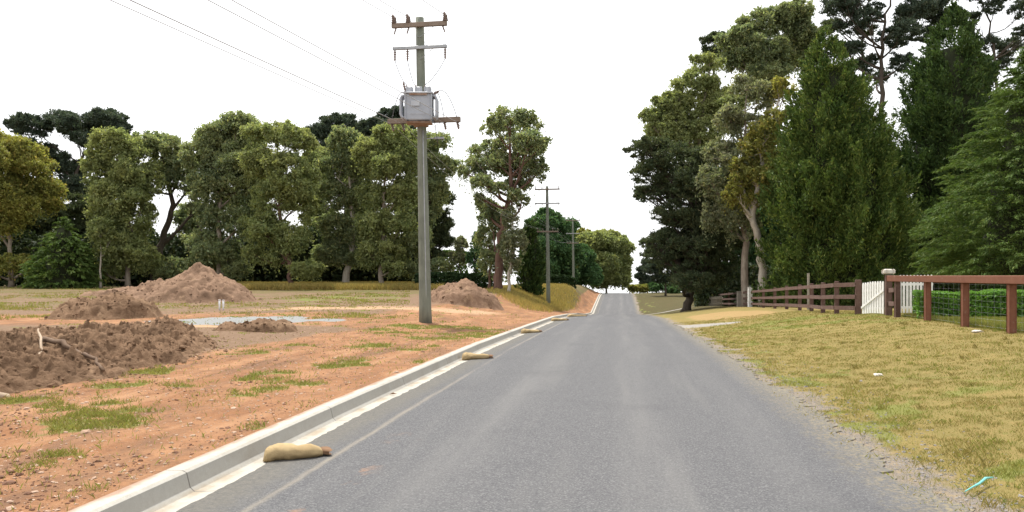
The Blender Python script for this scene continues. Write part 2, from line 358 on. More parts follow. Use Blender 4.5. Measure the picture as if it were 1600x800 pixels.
# ------------------------------------------------------------------ road, kerb
def yrows(step=.12):
    return np.concatenate([np.arange(-14, 3, .5), np.arange(3, 32, step), np.arange(32, 60, .4), np.arange(60, 200, 1.0), np.geomspace(201, 700, 20)])
def build_road():
    Yr = yrows(.07); n = len(Yr)
    rag = lambda s, k: (fbm(Yr*k, Yr*0+3, s=s, o=4, g=.65)-.5)
    uL = -3.02+.06*rag(41, 1.3)+.06*rag(43, 11)
    fade = 1
    uR = 2.30+(.45*rag(44, .55)+.22*rag(45, 3.2)+.30*rag(46, 14))*fade
    cols = [uL, -2.6+0*Yr, -1.6+0*Yr, -.4+0*Yr, .8+0*Yr, 1.6+0*Yr, uR]
    zr = zroad(Yr); V = []
    for k, c in enumerate(cols):
        ku = np.array([-3.05, -2.6, -1.6, -.4, .8, 1.6, 2.9]); crown = np.interp(c, ku, .035*(1-((ku+.35)/2.7)**2).clip(-.2, 1))
        V.append(np.stack([c+RS*Yr, Yr, zr+crown+(.0015 if k else .006)], 1))
    V.insert(0, np.stack([uL-.004+RS*Yr, Yr, zr-.05], 1))
    V.append(np.stack([uR+.004+RS*Yr, Yr, zr-.05], 1))
    K = len(V); V = np.stack(V, 1).reshape(-1, 3)
    idx = np.arange(n*K).reshape(n, K)
    Fq = np.stack([idx[:-1, :-1].ravel(), idx[:-1, 1:].ravel(), idx[1:, 1:].ravel(), idx[1:, :-1].ravel()], 1)
    t = NT('chip_seal_asphalt'); p = t.pos()
    sx = t.n('ShaderNodeSeparateXYZ', Vector=p)
    uN = t.math('SUBTRACT', sx.outputs[0], t.math('MULTIPLY', sx.outputs[1], RS))
    ln = t.n('ShaderNodeCombineXYZ', X=uN, Y=t.math('MULTIPLY', sx.outputs[1], .06)).outputs[0]
    nS = t.noise(ln, 2.2, 5, .6); nA = t.noise(p, .6, 4); nC = t.noise(p, 75, 3, .75); nD = t.noise(p, 24, 4, .7); nE = t.noise(p, 4, 5, .6)
    vor = t.n('ShaderNodeTexVoronoi', Vector=p, Scale=95).outputs['Color']
    vs = t.n('ShaderNodeSeparateColor', Color=vor).outputs[0]
    col = t.mix(t.ramp(nC, .3, .7), (.066, .066, .071), (.118, .117, .119))
    col = t.mix(t.math('MULTIPLY', t.ramp(vs, .72, .95), .6), col, (.19, .187, .184))
    col = t.mix(t.math('MULTIPLY', t.ramp(vs, .25, .05), .6), col, (.045, .045, .05))
    wob = t.math('MULTIPLY', t.math('SUBTRACT', nA, .5), .35)
    def band(c, w):
        return t.math('POWER', 2.718, t.math('MULTIPLY', t.math('POWER', t.math('DIVIDE', t.math('SUBTRACT', t.math('ADD', uN, wob), c), w), 2.0), -1.0))
    tr = t.math('ADD', t.math('MAXIMUM', band(-1.35, .30), band(.25, .33)), t.math('MULTIPLY', band(1.35, .2), .5))
    tr = t.math('MULTIPLY', tr, t.ramp(nS, .3, .62))
    col = t.mix(t.math('MULTIPLY', tr, .45), col, (.155, .151, .147))
    col = t.mix(t.math('MULTIPLY', t.ramp(nS, .52, .75), .4), col, (.15, .146, .14))
    col = t.mix(t.math('MULTIPLY', t.ramp(nA, .55, .75), .3), col, (.055, .055, .06))
    # dusty older strip beside the gutter, with a pale line of washed grit along it
    edge = t.ramp(t.math('ADD', uN, t.math('MULTIPLY', t.math('SUBTRACT', nE, .5), .35)), -2.55, -2.85)
    dust = t.mix(t.ramp(nD, .35, .65), (.145, .133, .112), (.092, .088, .079))
    col = t.mix(t.math('MULTIPLY', edge, .8), col, dust)
    wob = t.math('MULTIPLY', t.math('SUBTRACT', nE, .5), .06)
    line = t.math('MULTIPLY', band(-2.55, .035), t.ramp(t.noise(ln, 3.3, 6, .7), .4, .62))
    col = t.mix(t.math('MULTIPLY', line, .5), col, (.30, .26, .20))
    ost = t.math('MULTIPLY', band(-2.15, .12), t.math('MULTIPLY', t.ramp(t.noise(p, 1.3, 5, .7), .58, .68), t.ramp(sx.outputs[1], 9, 5)))
    col = t.mix(t.math('MULTIPLY', ost, .8), col, (.36, .19, .10))
    # straw and dirt on the right edge
    re = t.ramp(t.math('ADD', uN, t.math('ADD', t.math('MULTIPLY', t.math('SUBTRACT', nE, .5), .55), t.math('MULTIPLY', t.math('SUBTRACT', nD, .5), .9))), 1.85, 2.5)
    col = t.mix(t.math('MULTIPLY', re, .7), col, t.mix(t.ramp(nD, .42, .6), (.135, .126, .115), (.29, .235, .125)))
    h = t.math('ADD', nC, t.math('MULTIPLY', vs, .7))
    mat = t.principled(col, .88, t.bump(h, .55, .012), spec=.25)
    tag(raw_mesh('road', V, Fq, mat, smooth=False), kind='structure')
build_road()

def build_kerb():
    Yr = yrows(.12); n = len(Yr)
    w1 = (fbm(Yr*.8, Yr*0, s=51, o=4)-.5)*.018
    prof = [(-3.52, -.12), (-3.52, .135), (-3.505, .15), (-3.375, .147), (-3.345, .13), (-3.318, .02), (-3.285, -.012), (-3.15, -.008), (-2.96, .0), (-2.96, -.1)]
    zr = zroad(Yr)
    V = np.stack([np.stack([a+.07+w1+RS*Yr, Yr, zr+b+.4*w1], 1) for a, b in prof], 1).reshape(-1, 3)
    K = len(prof); idx = np.arange(n*K).reshape(n, K)
    Fq = np.stack([idx[:-1, :-1].ravel(), idx[:-1, 1:].ravel(), idx[1:, 1:].ravel(), idx[1:, :-1].ravel()], 1)
    t = NT('kerb_concrete'); p = t.pos()
    sx = t.n('ShaderNodeSeparateXYZ', Vector=p)
    uN = t.math('SUBTRACT', t.math('SUBTRACT', sx.outputs[0], t.math('MULTIPLY', sx.outputs[1], RS)), .07)
    nA = t.noise(p, 2.2, 5, .6); nB = t.noise(p, 16, 5, .65); nC = t.noise(p, 70, 3, .7)
    col = t.mix(t.ramp(nB, .3, .7), (.40, .38, .335), (.33, .31, .27))
    col = t.mix(t.math('MULTIPLY', t.ramp(nA, .5, .72), .35), col, (.30, .27, .22))
    col = t.mix(t.math('MULTIPLY', t.ramp(nC, .55, .72), .35), col, (.58, .56, .51))
    # kerb face coloured greyer to stand for its shaded side, dirt in the gutter line
    face = t.math('MULTIPLY', t.ramp(uN, -3.36, -3.345), t.ramp(uN, -3.27, -3.30))
    col = t.mix(t.math('MULTIPLY', face, .55), col, (.33, .32, .295))
    gut = t.math('MULTIPLY', t.math('MULTIPLY', t.ramp(uN, -3.31, -3.28), t.ramp(uN, -3.16, -3.22)), t.ramp(nA, .42, .62))
    col = t.mix(t.math('MULTIPLY', gut, .7), col, (.27, .21, .14))
    spill = t.math('MULTIPLY', t.ramp(t.math('ADD', uN, t.math('MULTIPLY', t.math('SUBTRACT', nA, .5), .22)), -3.44, -3.50), .75)
    col = t.mix(spill, col, (.26, .14, .08))
    col = t.mix(t.math('MULTIPLY', t.ramp(t.noise(p, .9, 6, .7), .52, .66), .35), col, (.24, .21, .17))
    # joints every 3 m
    fr = t.math('FRACT', t.math('MULTIPLY', sx.outputs[1], 1/2.9))
    jn = t.math('LESS_THAN', fr, .0045)
    col = t.mix(t.math('MULTIPLY', jn, .85), col, (.12, .11, .10))
    mat = t.principled(col, .85, t.bump(nB, .35, .01), spec=.2)
    tag(raw_mesh('kerb', V, Fq, mat, smooth=False), kind='structure')
build_kerb()

# ------------------------------------------------------------------ foliage builders
def cards(P, D, L, W, rng, bend=.0):
    """leaf sprays: rhombus quads at P along D"""
    n = len(P)
    D = D/(np.linalg.norm(D, axis=1, keepdims=True)+1e-9)
    r = rng.normal(size=(n, 3)); N = np.cross(D, r); N /= np.linalg.norm(N, axis=1, keepdims=True)+1e-9
    L = np.asarray(L).reshape(-1, 1)*np.ones((n, 1)); W = np.asarray(W).reshape(-1, 1)*np.ones((n, 1))
    a = P-D*L*.5; c = P+D*L*.5
    up = np.cross(N, D)*L*.08
    b = P+N*W*.5+up; d = P-N*W*.5+up
    V = np.stack([a, b, c, d], 1).reshape(-1, 3)
    Fq = np.arange(4*n).reshape(n, 4)
    return V, Fq
def ellipsoid_points(n, rng):
    v = rng.normal(size=(n, 3)); v /= np.linalg.norm(v, axis=1, keepdims=True)
    return v
def crown_leaves(lobes, kind, d, rng, dens=1.0):
    """lobes: (centre, (rx, ry, rz)); leaf sprays through each lobe with gaps, thicker in uneven clumps"""
    Ps, Ds, sub = [], [], []
    pine = kind == 'pine'
    more = []
    for c, r in lobes:                         # small outlying tufts make the outline ragged
        for _ in range(3 if not pine else 2):
            v = ellipsoid_points(1, rng)[0]; v[2] = abs(v[2])*.8+v[2]*.2
            f = rng.uniform(.26, .48)
            more.append((np.array(c)+v*np.array(r)*rng.uniform(.85, 1.15), (r[0]*f, r[1]*f, r[2]*f)))
    lobes = [(c, (r[0], r[1], r[2]*1.05)) for c, r in lobes]+more
    for c, r in lobes:
        r = np.array(r); rm = float(np.prod(r)**(1/3)); c = np.array(c)
        m0 = int(4*PI*rm*rm*dens*(21 if not pine else 30))+16
        v = ellipsoid_points(m0, rng); P = c+v*r*np.where(rng.random((m0, 1)) < .16, rng.uniform(1.0, 1.22, (m0, 1)), rng.uniform(.12, 1.06, (m0, 1))**.5)
        fr = .95/max(rm, .7)**.5
        gap = fbm(P[:, 0]*fr+31, P[:, 1]*fr, P[:, 2]*fr, s=int(d), o=3)
        P = P[gap > .48]; v = v[gap > .48]
        Ps.append(P); Ds.append(v*.4+rng.normal(size=P.shape)*.8+np.array([0, 0, .25 if pine else -.35]))
        k = int(np.clip(9+rm*12, 10, 60))
        v = ellipsoid_points(k, rng); v[:, 2] = v[:, 2]*.92+.08
        cc = c+v*rng.uniform(.55, 1.06, (k, 1))*r
        sr = rng.uniform(.14, .34, k)*rm*(.85+.3*(v[:, 2] > 0))
        for i in range(k):
            m = max(14, int(4*PI*sr[i]**2*dens*(66 if not pine else 66)*rng.uniform(.5, 1.3)))
            w = ellipsoid_points(m, rng); w[:, 2] = np.where(w[:, 2] < -.3, w[:, 2]*.6, w[:, 2])
            qq = rng.uniform(.1, 1.0, (m, 1))**.5
            Ps.append(cc[i]+w*qq*sr[i]*np.array([1.1, 1.1, .85 if not pine else .74])*(1+.25*rng.normal(size=(m, 1))))
            if pine: Ds.append(w*.8+rng.normal(size=(m, 3))*.55+np.array([0, 0, .35]))
            else: Ds.append(w*.3+rng.normal(size=(m, 3))*.75+np.array([0, 0, -.5]))
            sub.append((cc[i], sr[i]))
    P = np.concatenate(Ps); D = np.concatenate(Ds)
    if not pine:                               # hanging gum foliage
        w = rng.random(len(P)) < .32; P[w, 2] -= rng.exponential(.42, w.sum())*np.clip(fbm(P[w, 0]*.8, P[w, 1]*.8, s=7, o=2)*2-.35, .08, 1.1)
    return P, D, sub
def bez(p0, p1, p2, n):
    t = np.linspace(0, 1, n)[:, None]
    return (1-t)**2*np.array(p0)+2*t*(1-t)*np.array(p1)+t*t*np.array(p2)
def tree(name, label, kind, leaf, bark, d, base_px, lobes_px, trunk=(), r0=None, dens=1.0, group=None, leaf_size=None, cat='tree', twigs=True, fill=.7, bY=None):
    rng = np.random.default_rng(abs(hash((name, base_px, d, len(lobes_px)))) % (2**31) if False else int(base_px*131+d*17+len(lobes_px)*7)+90001)
    bx = (base_px-800)*d/F; bz = gz(bx, d)
    root = empty(name, (bx, d, bz), label, cat, group)
    xs = [(px-800)*d/F for px, *_ in lobes_px]
    half = max(.8, (max(xs)-min(xs))*.5)
    lobes_px = list(lobes_px)
    if group == TL and kind == 'gum' and len(lobes_px) > 5:
        lobes_px += [(base_px+q*24+rng.uniform(-8, 8), rng.uniform(402, 424), 22, 14) for q in (-1, 1)]
    L3 = []
    for (px, py, rx, ry) in lobes_px:
        x, _, z = at(px, py, d)
        a, b = rx*d/F, ry*d/F
        off = (x-bx)
        dep = math.sqrt(max(half**2-off**2, (half*.35)**2))
        dy = rng.uniform(-.55, .55)*dep
        L3.append(((x-bx, dy, z-bz), (a, (a+b)*.5, b)))
        if rng.random() < fill:               # give the crown its depth: another lobe on the far or near side
            dy2 = (-1 if dy > 0 else 1)*rng.uniform(.5, .95)*dep
            L3.append(((x-bx+rng.normal()*a*.3, dy2, z-bz+rng.normal()*b*.3-.1*b), (a*.85, a*.85, b*.9)))
    if group == TL and kind == 'gum': dens *= .80
    P, D, sub = crown_leaves(L3, kind, d, rng, dens)
    n = len(P)
    ls = leaf_size or (max(.24, d*.0039) if kind != 'pine' else max(.28, d*.0046))
    Ls = ls*rng.uniform(.7, 1.35, n); Ws = Ls*(rng.uniform(.34, .55, n) if kind != 'pine' else rng.uniform(.2, .34, n))
    V, Fq = cards(P, D, Ls, Ws, rng)
    raw_mesh('crown', V, Fq, leaf, root)
    # trunk and limbs
    top = max(c[2] for c, r in L3); r0 = r0 or max(.12, top*.019)
    wp = [(0., 0., -.15)]+[((px-800)*d/F-bx, rng.normal()*.25, EYE+(HOR-py)*d/F-bz) for px, py in trunk]
    if len(trunk) == 0:
        cx = np.mean([c[0] for c, r in L3])
        wp += [(cx*.15+rng.normal()*.1, rng.normal()*.1, top*.3), (cx*.5+rng.normal()*.3, rng.normal()*.3, top*.6)]
    hi = max(L3, key=lambda q: q[0][2])[0]
    wp += [(hi[0]*.8, hi[1]*.6, hi[2]*.97)]
    wp = np.array(wp)
    tt = np.linspace(0, len(wp)-1, 5*(len(wp)-1)+1)
    path = np.stack([np.interp(tt, np.arange(len(wp)), wp[:, i]) for i in range(3)], 1)
    sm = path.copy()
    for _ in range(3): sm[1:-1] = (sm[:-2]+2*sm[1:-1]+sm[2:])/4
    path = sm
    path[2:-1, :2] += rng.normal(size=(len(path)-3, 2))*r0*.25
    hz = np.clip(path[:, 2]/max(top, .1), 0, 1)
    rr = r0*(1-.88*hz); rr[0] = r0*1.35
    mb = MB(); mb.tube(path, rr, 9, wob=.12, seed=int(d))
    for (c, r) in L3:
        c = np.array(c); hd = math.hypot(c[0], c[1])
        want = max(c[2]-r[2]*.3-(.55+.5*rng.random())*max(hd, 1.0), top*.16)
        i = int(np.argmin(np.abs(path[:, 2]-want)))
        if c[2]-path[i, 2] < .2: i = max(1, i-2)
        s0 = path[i]; e = c+np.array([0, 0, r[2]*.2])
        midp = s0*.45+e*.55+np.array([0, 0, -.12*np.linalg.norm(e-s0)])+rng.normal(size=3)*.12*np.linalg.norm(e-s0)
        ra = min(rr[i]*.65, .06+.034*np.linalg.norm(e-s0))
        b = bez(s0, midp, e, 6)
        mb.tube(b, np.linspace(ra, max(ra*.25, .02), 6), 6)
        if twigs:
            near = [q for q in sub if np.linalg.norm(q[0]-c) < max(r)*1.3]
            rng.shuffle(near)
            for q, sr in near[:5]:
                j = int(rng.integers(2, 5))
                mb.tube(bez(b[j], (b[j]+q)/2+rng.normal(size=3)*.1*sr, q, 4), np.linspace(max(ra*.35, .022), .014, 4), 4, cap=False)
    mb.build('trunk', bark, root)
    return root
def conifer(name, label, leaf, bark, d, base_px, apex_px, apex_py, profile, nplume, per, style, group=None, core=.62, r0=.3, ls=(.34, .11), bottom=.15):
    """profile: [(height fraction, radius m)]"""
    rng = np.random.default_rng(int(base_px*13+d*7))
    bx = (base_px-800)*d/F; bz = gz(bx, d)
    root = empty(name, (bx, d, bz), label, 'tree', group)
    H = EYE+(HOR-apex_py)*d/F-bz
    lean = (apex_px-base_px)*d/F
    hf = np.array([q[0] for q in profile]); hr = np.array([q[1] for q in profile])
    # heights sampled by area
    hs = np.linspace(bottom/H, .995, 400); w = np.interp(hs, hf, hr)+.12; w /= w.sum()
    h = rng.choice(hs, nplume, p=w)+rng.uniform(-.5, .5, nplume)/400
    ang = rng.uniform(0, 2*PI, nplume)
    lump = (.48+.98*(.6*fbm(np.cos(ang)*1.7+5, np.sin(ang)*1.7+5, h*5, s=int(d), o=2)+.4*fbm(np.cos(ang)*4+5, np.sin(ang)*4+5, h*14, s=int(d)+9, o=2))) if style == 'cypress' else (.80+.42*fbm(np.cos(ang)*2.2+5, np.sin(ang)*2.2+5, h*9, s=int(d), o=3))
    if style == 'cypress':                     # plumes gather on boughs with dark gaps between
        nb = max(30, nplume//9)
        bh = rng.choice(hs, nb, p=w); ba = rng.uniform(0, 2*PI, nb); bl = rng.uniform(.86, 1.12, nb)
        pick = rng.integers(0, nb, nplume); r0_ = np.interp(bh[pick], hf, hr)+.25
        gat = rng.random(nplume) < .7
        h = np.where(gat, np.clip(bh[pick]+rng.normal(0, .40, nplume)/H, hs[0], .995), h)
        ang = np.where(gat, ba[pick]+rng.normal(0, .38, nplume)/r0_, ang)
        dd = np.hypot((h-bh[pick])*H/.55, (ang-ba[pick])*r0_/.55)
        lump = np.where(gat, (.80+.26*np.exp(-dd*dd))*bl[pick], .76)*(.85+.30*fbm(np.cos(ang)*1.4+5, np.sin(ang)*1.4+5, h*4, s=int(d), o=2))
    R = np.interp(h, hf, hr)*lump*rng.uniform(.86, 1.04, nplume)
    out = np.stack([np.cos(ang), np.sin(ang), 0*ang], 1)
    base = out*R[:, None]; base[:, 2] = h*H; base[:, 0] += lean*h
    Ps, Ds, Lv = [], [], []
    for i in range(nplume):
        k = int(per*rng.uniform(.6, 1.3))
        if style == 'cypress':
            ax = out[i]*.55+np.array([0, 0, .85])+rng.normal(size=3)*.22; ln = rng.uniform(.7, 1.9)*(.35+.65*min(1, R[i]/2.4))
            wd = .19*ln+.06
        else:
            ax = out[i]*1.0+np.array([0, 0, .06])+rng.normal(size=3)*.16; ln = rng.uniform(.9, 2.2)*(.4+.6*min(1, R[i]/2))
            wd = .22*ln
        ax /= np.linalg.norm(ax)
        s = rng.uniform(-.6, .55, k)
        spread = np.clip(.55-s, .12, 1)[:, None]
        off = rng.normal(size=(k, 3))*wd*spread
        if style != 'cypress': off[:, 2] *= .35; off[:, 2] -= .16*(s+.5)**2*ln
        Ps.append(base[i]+ax*s[:, None]*ln+off)
        if style == 'cypress': Ds.append(ax+rng.normal(size=(k, 3))*.5+off/wd*.3)
        else: Ds.append(ax*.8+off/wd*.5+rng.normal(size=(k, 3))*.35+np.array([0, 0, -.15]))
    P = np.concatenate(Ps); D = np.concatenate(Ds); n = len(P)
    keep = P[:, 2] > .03; P, D = P[keep], D[keep]; n = len(P)
    V, Fq = cards(P, D, ls[0]*rng.uniform(.6, 1.3, n), ls[1]*rng.uniform(.7, 1.3, n), rng)
    raw_mesh('crown', V, Fq, leaf, root)
    # added dark hull that closes the crown and blocks light leaking through
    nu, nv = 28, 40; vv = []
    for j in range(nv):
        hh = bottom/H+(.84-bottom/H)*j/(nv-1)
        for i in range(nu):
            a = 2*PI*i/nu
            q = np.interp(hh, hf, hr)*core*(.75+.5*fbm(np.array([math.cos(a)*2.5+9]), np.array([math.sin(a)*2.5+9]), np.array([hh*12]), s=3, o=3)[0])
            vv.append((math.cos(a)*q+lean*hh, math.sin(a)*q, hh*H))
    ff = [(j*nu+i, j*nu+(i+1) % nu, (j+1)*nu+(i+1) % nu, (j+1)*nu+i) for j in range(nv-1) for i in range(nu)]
    raw_mesh('inner_hull', vv, ff, M['inner'], root, smooth=True)
    mb = MB(); mb.tube([(lean*t, 0, H*t-.1*(t == 0)) for t in np.linspace(0, .9, 8)], np.linspace(r0, .03, 8), 8, wob=.1)
    mb.build('trunk', bark, root)
    return root
def leaf_box(name, leaf, path, width, hfun, n, ls, rng, parent=None, origin=(0, 0, 0), droop=-.1):
    """clipped hedge: leaves through a box that follows path; hfun height"""
    path = np.array(path, float); seg = np.linalg.norm(np.diff(path, axis=0), axis=1); cum = np.concatenate([[0], np.cumsum(seg)])
    s = rng.uniform(0, cum[-1], n)
    x = np.interp(s, cum, path[:, 0]); y = np.interp(s, cum, path[:, 1])
    i = np.clip(np.searchsorted(cum, s)-1, 0, len(seg)-1); tdir = (path[1:]-path[:-1])/seg[:, None]
    nx, ny = -tdir[i, 1], tdir[i, 0]
    H = hfun(s)*(.90+.2*fbm(s*1.1, s*0, s=71, o=3))
    a = rng.uniform(-1, 1, n); b = rng.uniform(0, 1, n)
    m = rng.random(n)
    side = np.where(m < .35, np.sign(a)*rng.uniform(.85, 1.02, n), a)
    hh = np.where(m < .35, b, np.where(m < .85, rng.uniform(.85, 1.02, n), b))
    lump = .82+.36*fbm(s*1.5, hh*3, s=72, o=3)
    off = side*width/2*lump*np.where(hh > .9, .88, 1)
    X = x+nx*off; Y = y+ny*off
    Z = ground_z(X-RS*Y, Y)+hh*H
    P = np.stack([X, Y, Z], 1)-np.array(origin)
    D = rng.normal(size=(n, 3))+np.stack([nx*side*.6, ny*side*.6, .4+0*s], 1)
    V, Fq = cards(P, D, ls*rng.uniform(.7, 1.3, n), ls*.6*rng.uniform(.7, 1.3, n), rng)
    return raw_mesh(name, V, Fq, leaf, parent)

exec_trees = True
G, PN = 'gum', 'pine'
TL = 'trees along the back of the building lot'
tree('gum_tree', 'yellowish gum tree with a rounded crown, cut by the left edge of the photo', G, M['gum_yellow'], M['bark_gum'], 88, 18,
     [(8, 245, 40, 32), (48, 270, 28, 32), (15, 305, 42, 28), (45, 325, 26, 20), (-40, 260, 40, 45), (20, 350, 30, 20), (-20, 340, 40, 25)], group=TL)
tree('pine_tree', 'tall dark pine with open umbrella clumps beside the leftmost gum tree', PN, M['pine_blue'], M['bark_dark'], 108, 108,
     [(62, 203, 30, 17), (100, 192, 26, 14), (132, 200, 22, 12), (168, 188, 30, 13), (188, 200, 16, 9), (58, 235, 22, 14), (88, 255, 26, 18), (150, 215, 22, 12), (108, 296, 26, 18), (72, 300, 20, 16), (122, 340, 22, 20), (80, 345, 20, 16)],
     trunk=((112, 350), (116, 270)), group=TL, r0=.45, dens=.9)
tree('pine_tree', 'dense dark pine low between the leftmost gum and the small green spruce', PN, M['pine'], M['bark_dark'], 100, 58,
     [(40, 355, 30, 28), (62, 385, 30, 25), (25, 395, 30, 25), (70, 350, 22, 25), (50, 420, 40, 18), (5, 410, 26, 25)], group=TL)
tree('pine_tree', 'dark pine filling the gap just left of the columnar olive gum', PN, M['pine'], M['bark_dark'], 98, 130,
     [(130, 330, 22, 25), (125, 370, 26, 25), (140, 400, 30, 22), (115, 410, 26, 22), (150, 360, 20, 25)], group=TL)
conifer('spruce_tree', 'small green spruce low in front of the dark pines at left', M['cedar'], M['bark_dark'], 82, 98, 100, 338,
        [(0, 3.0), (.3, 2.9), (.6, 1.8), (1, .05)], 330, 26, 'cedar', ls=(.5, .17), r0=.15, group=TL)
tree('gum_tree', 'olive gum tree with foliage hanging from top to ground, third crown from left', G, M['gum_olive'], M['bark_gum'], 86, 200,
     [(188, 238, 34, 24), (165, 275, 30, 30), (212, 280, 28, 30), (182, 312, 40, 26), (206, 348, 34, 30), (168, 352, 28, 28), (182, 390, 36, 24), (215, 400, 28, 24), (160, 250, 16, 16)], group=TL, fill=.5)
tree('gum_sapling', 'slender gum sapling with a thin pale stem under the olive gum', G, M['gum_olive'], M['bark_pale'], 83, 157,
     [(160, 360, 14, 20), (166, 385, 14, 14)], trunk=((157, 400),), r0=.14, fill=0, group=TL)
tree('gum_tree', 'gum tree with dark forked leaning trunk standing in a gap of sky', G, M['gum'], M['bark_dark'], 90, 242,
     [(262, 232, 34, 18), (232, 224, 26, 14), (290, 258, 26, 20), (302, 292, 20, 14), (268, 280, 20, 18), (248, 258, 22, 16), (308, 325, 12, 10), (230, 290, 14, 22)],
     trunk=((244, 400), (256, 362), (272, 325)), r0=.55, group=TL, fill=.35)
tree('broadleaf_tree', 'small bright green leafy tree low behind the leaning gum', G, M['fresh'], M['bark_dark'], 104, 275,
     [(268, 388, 18, 14), (284, 398, 16, 18), (262, 412, 20, 16), (285, 422, 18, 14)], group=TL)
tree('gum_tree', 'big broad gum tree directly behind the largest soil heap', G, M['gum'], M['bark_gum'], 84, 340,
     [(332, 214, 28, 17), (372, 198, 36, 17), (316, 248, 30, 24), (362, 240, 40, 28), (324, 292, 30, 26), (376, 292, 36, 28), (335, 340, 30, 24), (378, 350, 30, 24), (318, 380, 26, 20), (352, 395, 30, 20)],
     trunk=((342, 400), (338, 330)), group=TL, fill=.55)
tree('gum_tree', 'gum tree with rounded top and reddish trunk right of the broad gum', G, M['gum_olive'], M['bark_red'], 80, 456,
     [(424, 208, 40, 18), (468, 224, 24, 20), (408, 258, 28, 26), (452, 266, 34, 26), (424, 312, 36, 26), (468, 322, 24, 26), (412, 362, 30, 22), (456, 374, 30, 26), (396, 400, 22, 16), (476, 275, 14, 22)],
     trunk=((452, 400), (440, 350), (436, 290)), group=TL, fill=.55)
tree('gum_tree', 'shaded gum tree filling the gap behind the broad gum and its round-topped neighbour', G, M['gum'], M['bark_gum'], 103, 396,
     [(392, 232, 30, 20), (398, 275, 26, 26), (388, 320, 28, 26), (402, 360, 26, 24), (300, 345, 22, 22), (308, 385, 24, 20), (390, 395, 26, 18)], group=TL)
tree('gum_tree', 'shaded gum tree in the gap right of the round-topped gum with the reddish trunk', G, M['gum_olive'], M['bark_gum'], 102, 494,
     [(492, 250, 20, 20), (486, 300, 22, 26), (498, 345, 24, 26), (486, 385, 24, 22), (505, 400, 22, 18), (545, 290, 20, 24), (545, 400, 22, 18)], group=TL)
tree('gum_tree', 'shaded gum tree partly hidden by the power pole, behind the yellow-topped gum', G, M['gum'], M['bark_gum'], 101, 642,
     [(648, 240, 22, 20), (655, 285, 22, 24), (645, 330, 26, 26), (662, 372, 24, 22), (630, 400, 26, 18), (565, 335, 18, 26), (570, 395, 22, 18)], group=TL)
tree('pine_tree', 'dark dense pine rising behind the gums left of the power pole', PN, M['pine_blue'], M['bark_dark'], 112, 535,
     [(504, 214, 24, 15), (538, 200, 30, 15), (575, 202, 24, 13), (520, 255, 22, 22), (500, 300, 20, 22), (600, 208, 22, 16), (495, 345, 20, 22), (550, 240, 28, 20)], group=TL)
tree('pine_tree', 'dark pine whose tip shows just left of the pole transformer', PN, M['pine_blue'], M['bark_dark'], 116, 622,
     [(606, 182, 18, 10), (628, 176, 16, 8), (618, 200, 26, 12), (640, 225, 26, 18), (610, 235, 26, 18)], group=TL)
tree('gum_tree', 'gum tree with pale spreading limbs between the round-topped gum and the pole', G, M['gum'], M['bark_pale'], 86, 538,
     [(536, 222, 26, 16), (520, 262, 24, 22), (560, 255, 30, 22), (526, 306, 28, 24), (562, 312, 30, 24), (524, 352, 26, 22), (556, 365, 28, 22), (516, 392, 24, 16)],
     trunk=((548, 390), (552, 340)), r0=.42, group=TL, fill=.5)
tree('gum_tree', 'yellow-topped gum tree immediately left of the power pole', G, M['gum_olive'], M['bark_gum'], 82, 596,
     [(582, 232, 32, 17), (618, 212, 30, 17), (598, 262, 34, 24), (636, 250, 24, 24), (594, 308, 32, 24), (632, 304, 24, 26), (588, 352, 32, 24), (626, 362, 26, 26), (600, 394, 30, 18)],
     trunk=((596, 400), (600, 330)), group=TL, fill=.55)
tree('gum_tree', 'gum tree crossed by the power pole, ragged right side against the sky', G, M['gum'], M['bark_dark'], 84, 660,
     [(682, 222, 26, 14), (660, 250, 26, 22), (694, 262, 20, 22), (680, 300, 24, 22), (660, 335, 24, 20), (652, 378, 24, 22)], trunk=((662, 400),), group=TL, fill=.5)
tree('pine_tree', 'dark drooping conifer right of the power pole, touching the pale sky gap', PN, M['pine'], M['bark_dark'], 88, 676,
     [(688, 318, 20, 16), (692, 350, 16, 16), (680, 372, 22, 14), (698, 378, 12, 8), (672, 400, 18, 14), (672, 345, 16, 16)], group=TL, dens=1.1)
tree('gum_tree', 'tall solitary gum tree with forked trunk and open rounded crown right of the power pole', G, M['gum'], M['bark_red'], 70, 778,
     [(796, 188, 30, 13), (830, 198, 20, 13), (768, 204, 20, 13), (756, 232, 24, 16), (800, 222, 32, 17), (838, 232, 16, 15), (732, 256, 20, 14), (778, 258, 30, 17), (822, 262, 24, 16), (846, 268, 10, 18), (752, 282, 18, 12), (806, 290, 26, 11), (724, 270, 10, 8), (775, 295, 20, 9), (790, 250, 34, 20), (815, 310, 16, 10), (748, 310, 10, 8)],
     trunk=((780, 400), (786, 345), (800, 300)), r0=.42, fill=.45, dens=.85)
tree('gum_tree', 'thin leafy gum growing against the trunk of the tall solitary gum', G, M['gum'], M['bark_red'], 72, 764,
     [(762, 335, 14, 24), (758, 372, 16, 24), (766, 408, 18, 24), (780, 345, 14, 26), (786, 425, 14, 16)], r0=.16, fill=.4)
tree('gum_tree', 'short gum tree with hanging leaves and pale stem right of the tall solitary gum', G, M['gum_grey'], M['bark_pale'], 68, 795,
     [(800, 345, 13, 22), (808, 380, 13, 24), (792, 385, 11, 24), (802, 412, 14, 16)], r0=.16, fill=.5)
tree('broadleaf_tree', 'thin see-through small tree nearest the sky gap beside the power pole', G, M['gum_grey'], M['bark_dark'], 84, 722,
     [(720, 382, 11, 12), (714, 402, 12, 10), (727, 405, 9, 8)], r0=.12, fill=.3, dens=.8)
tree('broadleaf_tree', 'narrow upright small tree left of the tall solitary gum', G, M['broad'], M['bark_dark'], 82, 744,
     [(745, 380, 9, 14), (742, 405, 11, 16), (748, 420, 12, 10)], r0=.12, fill=.3)
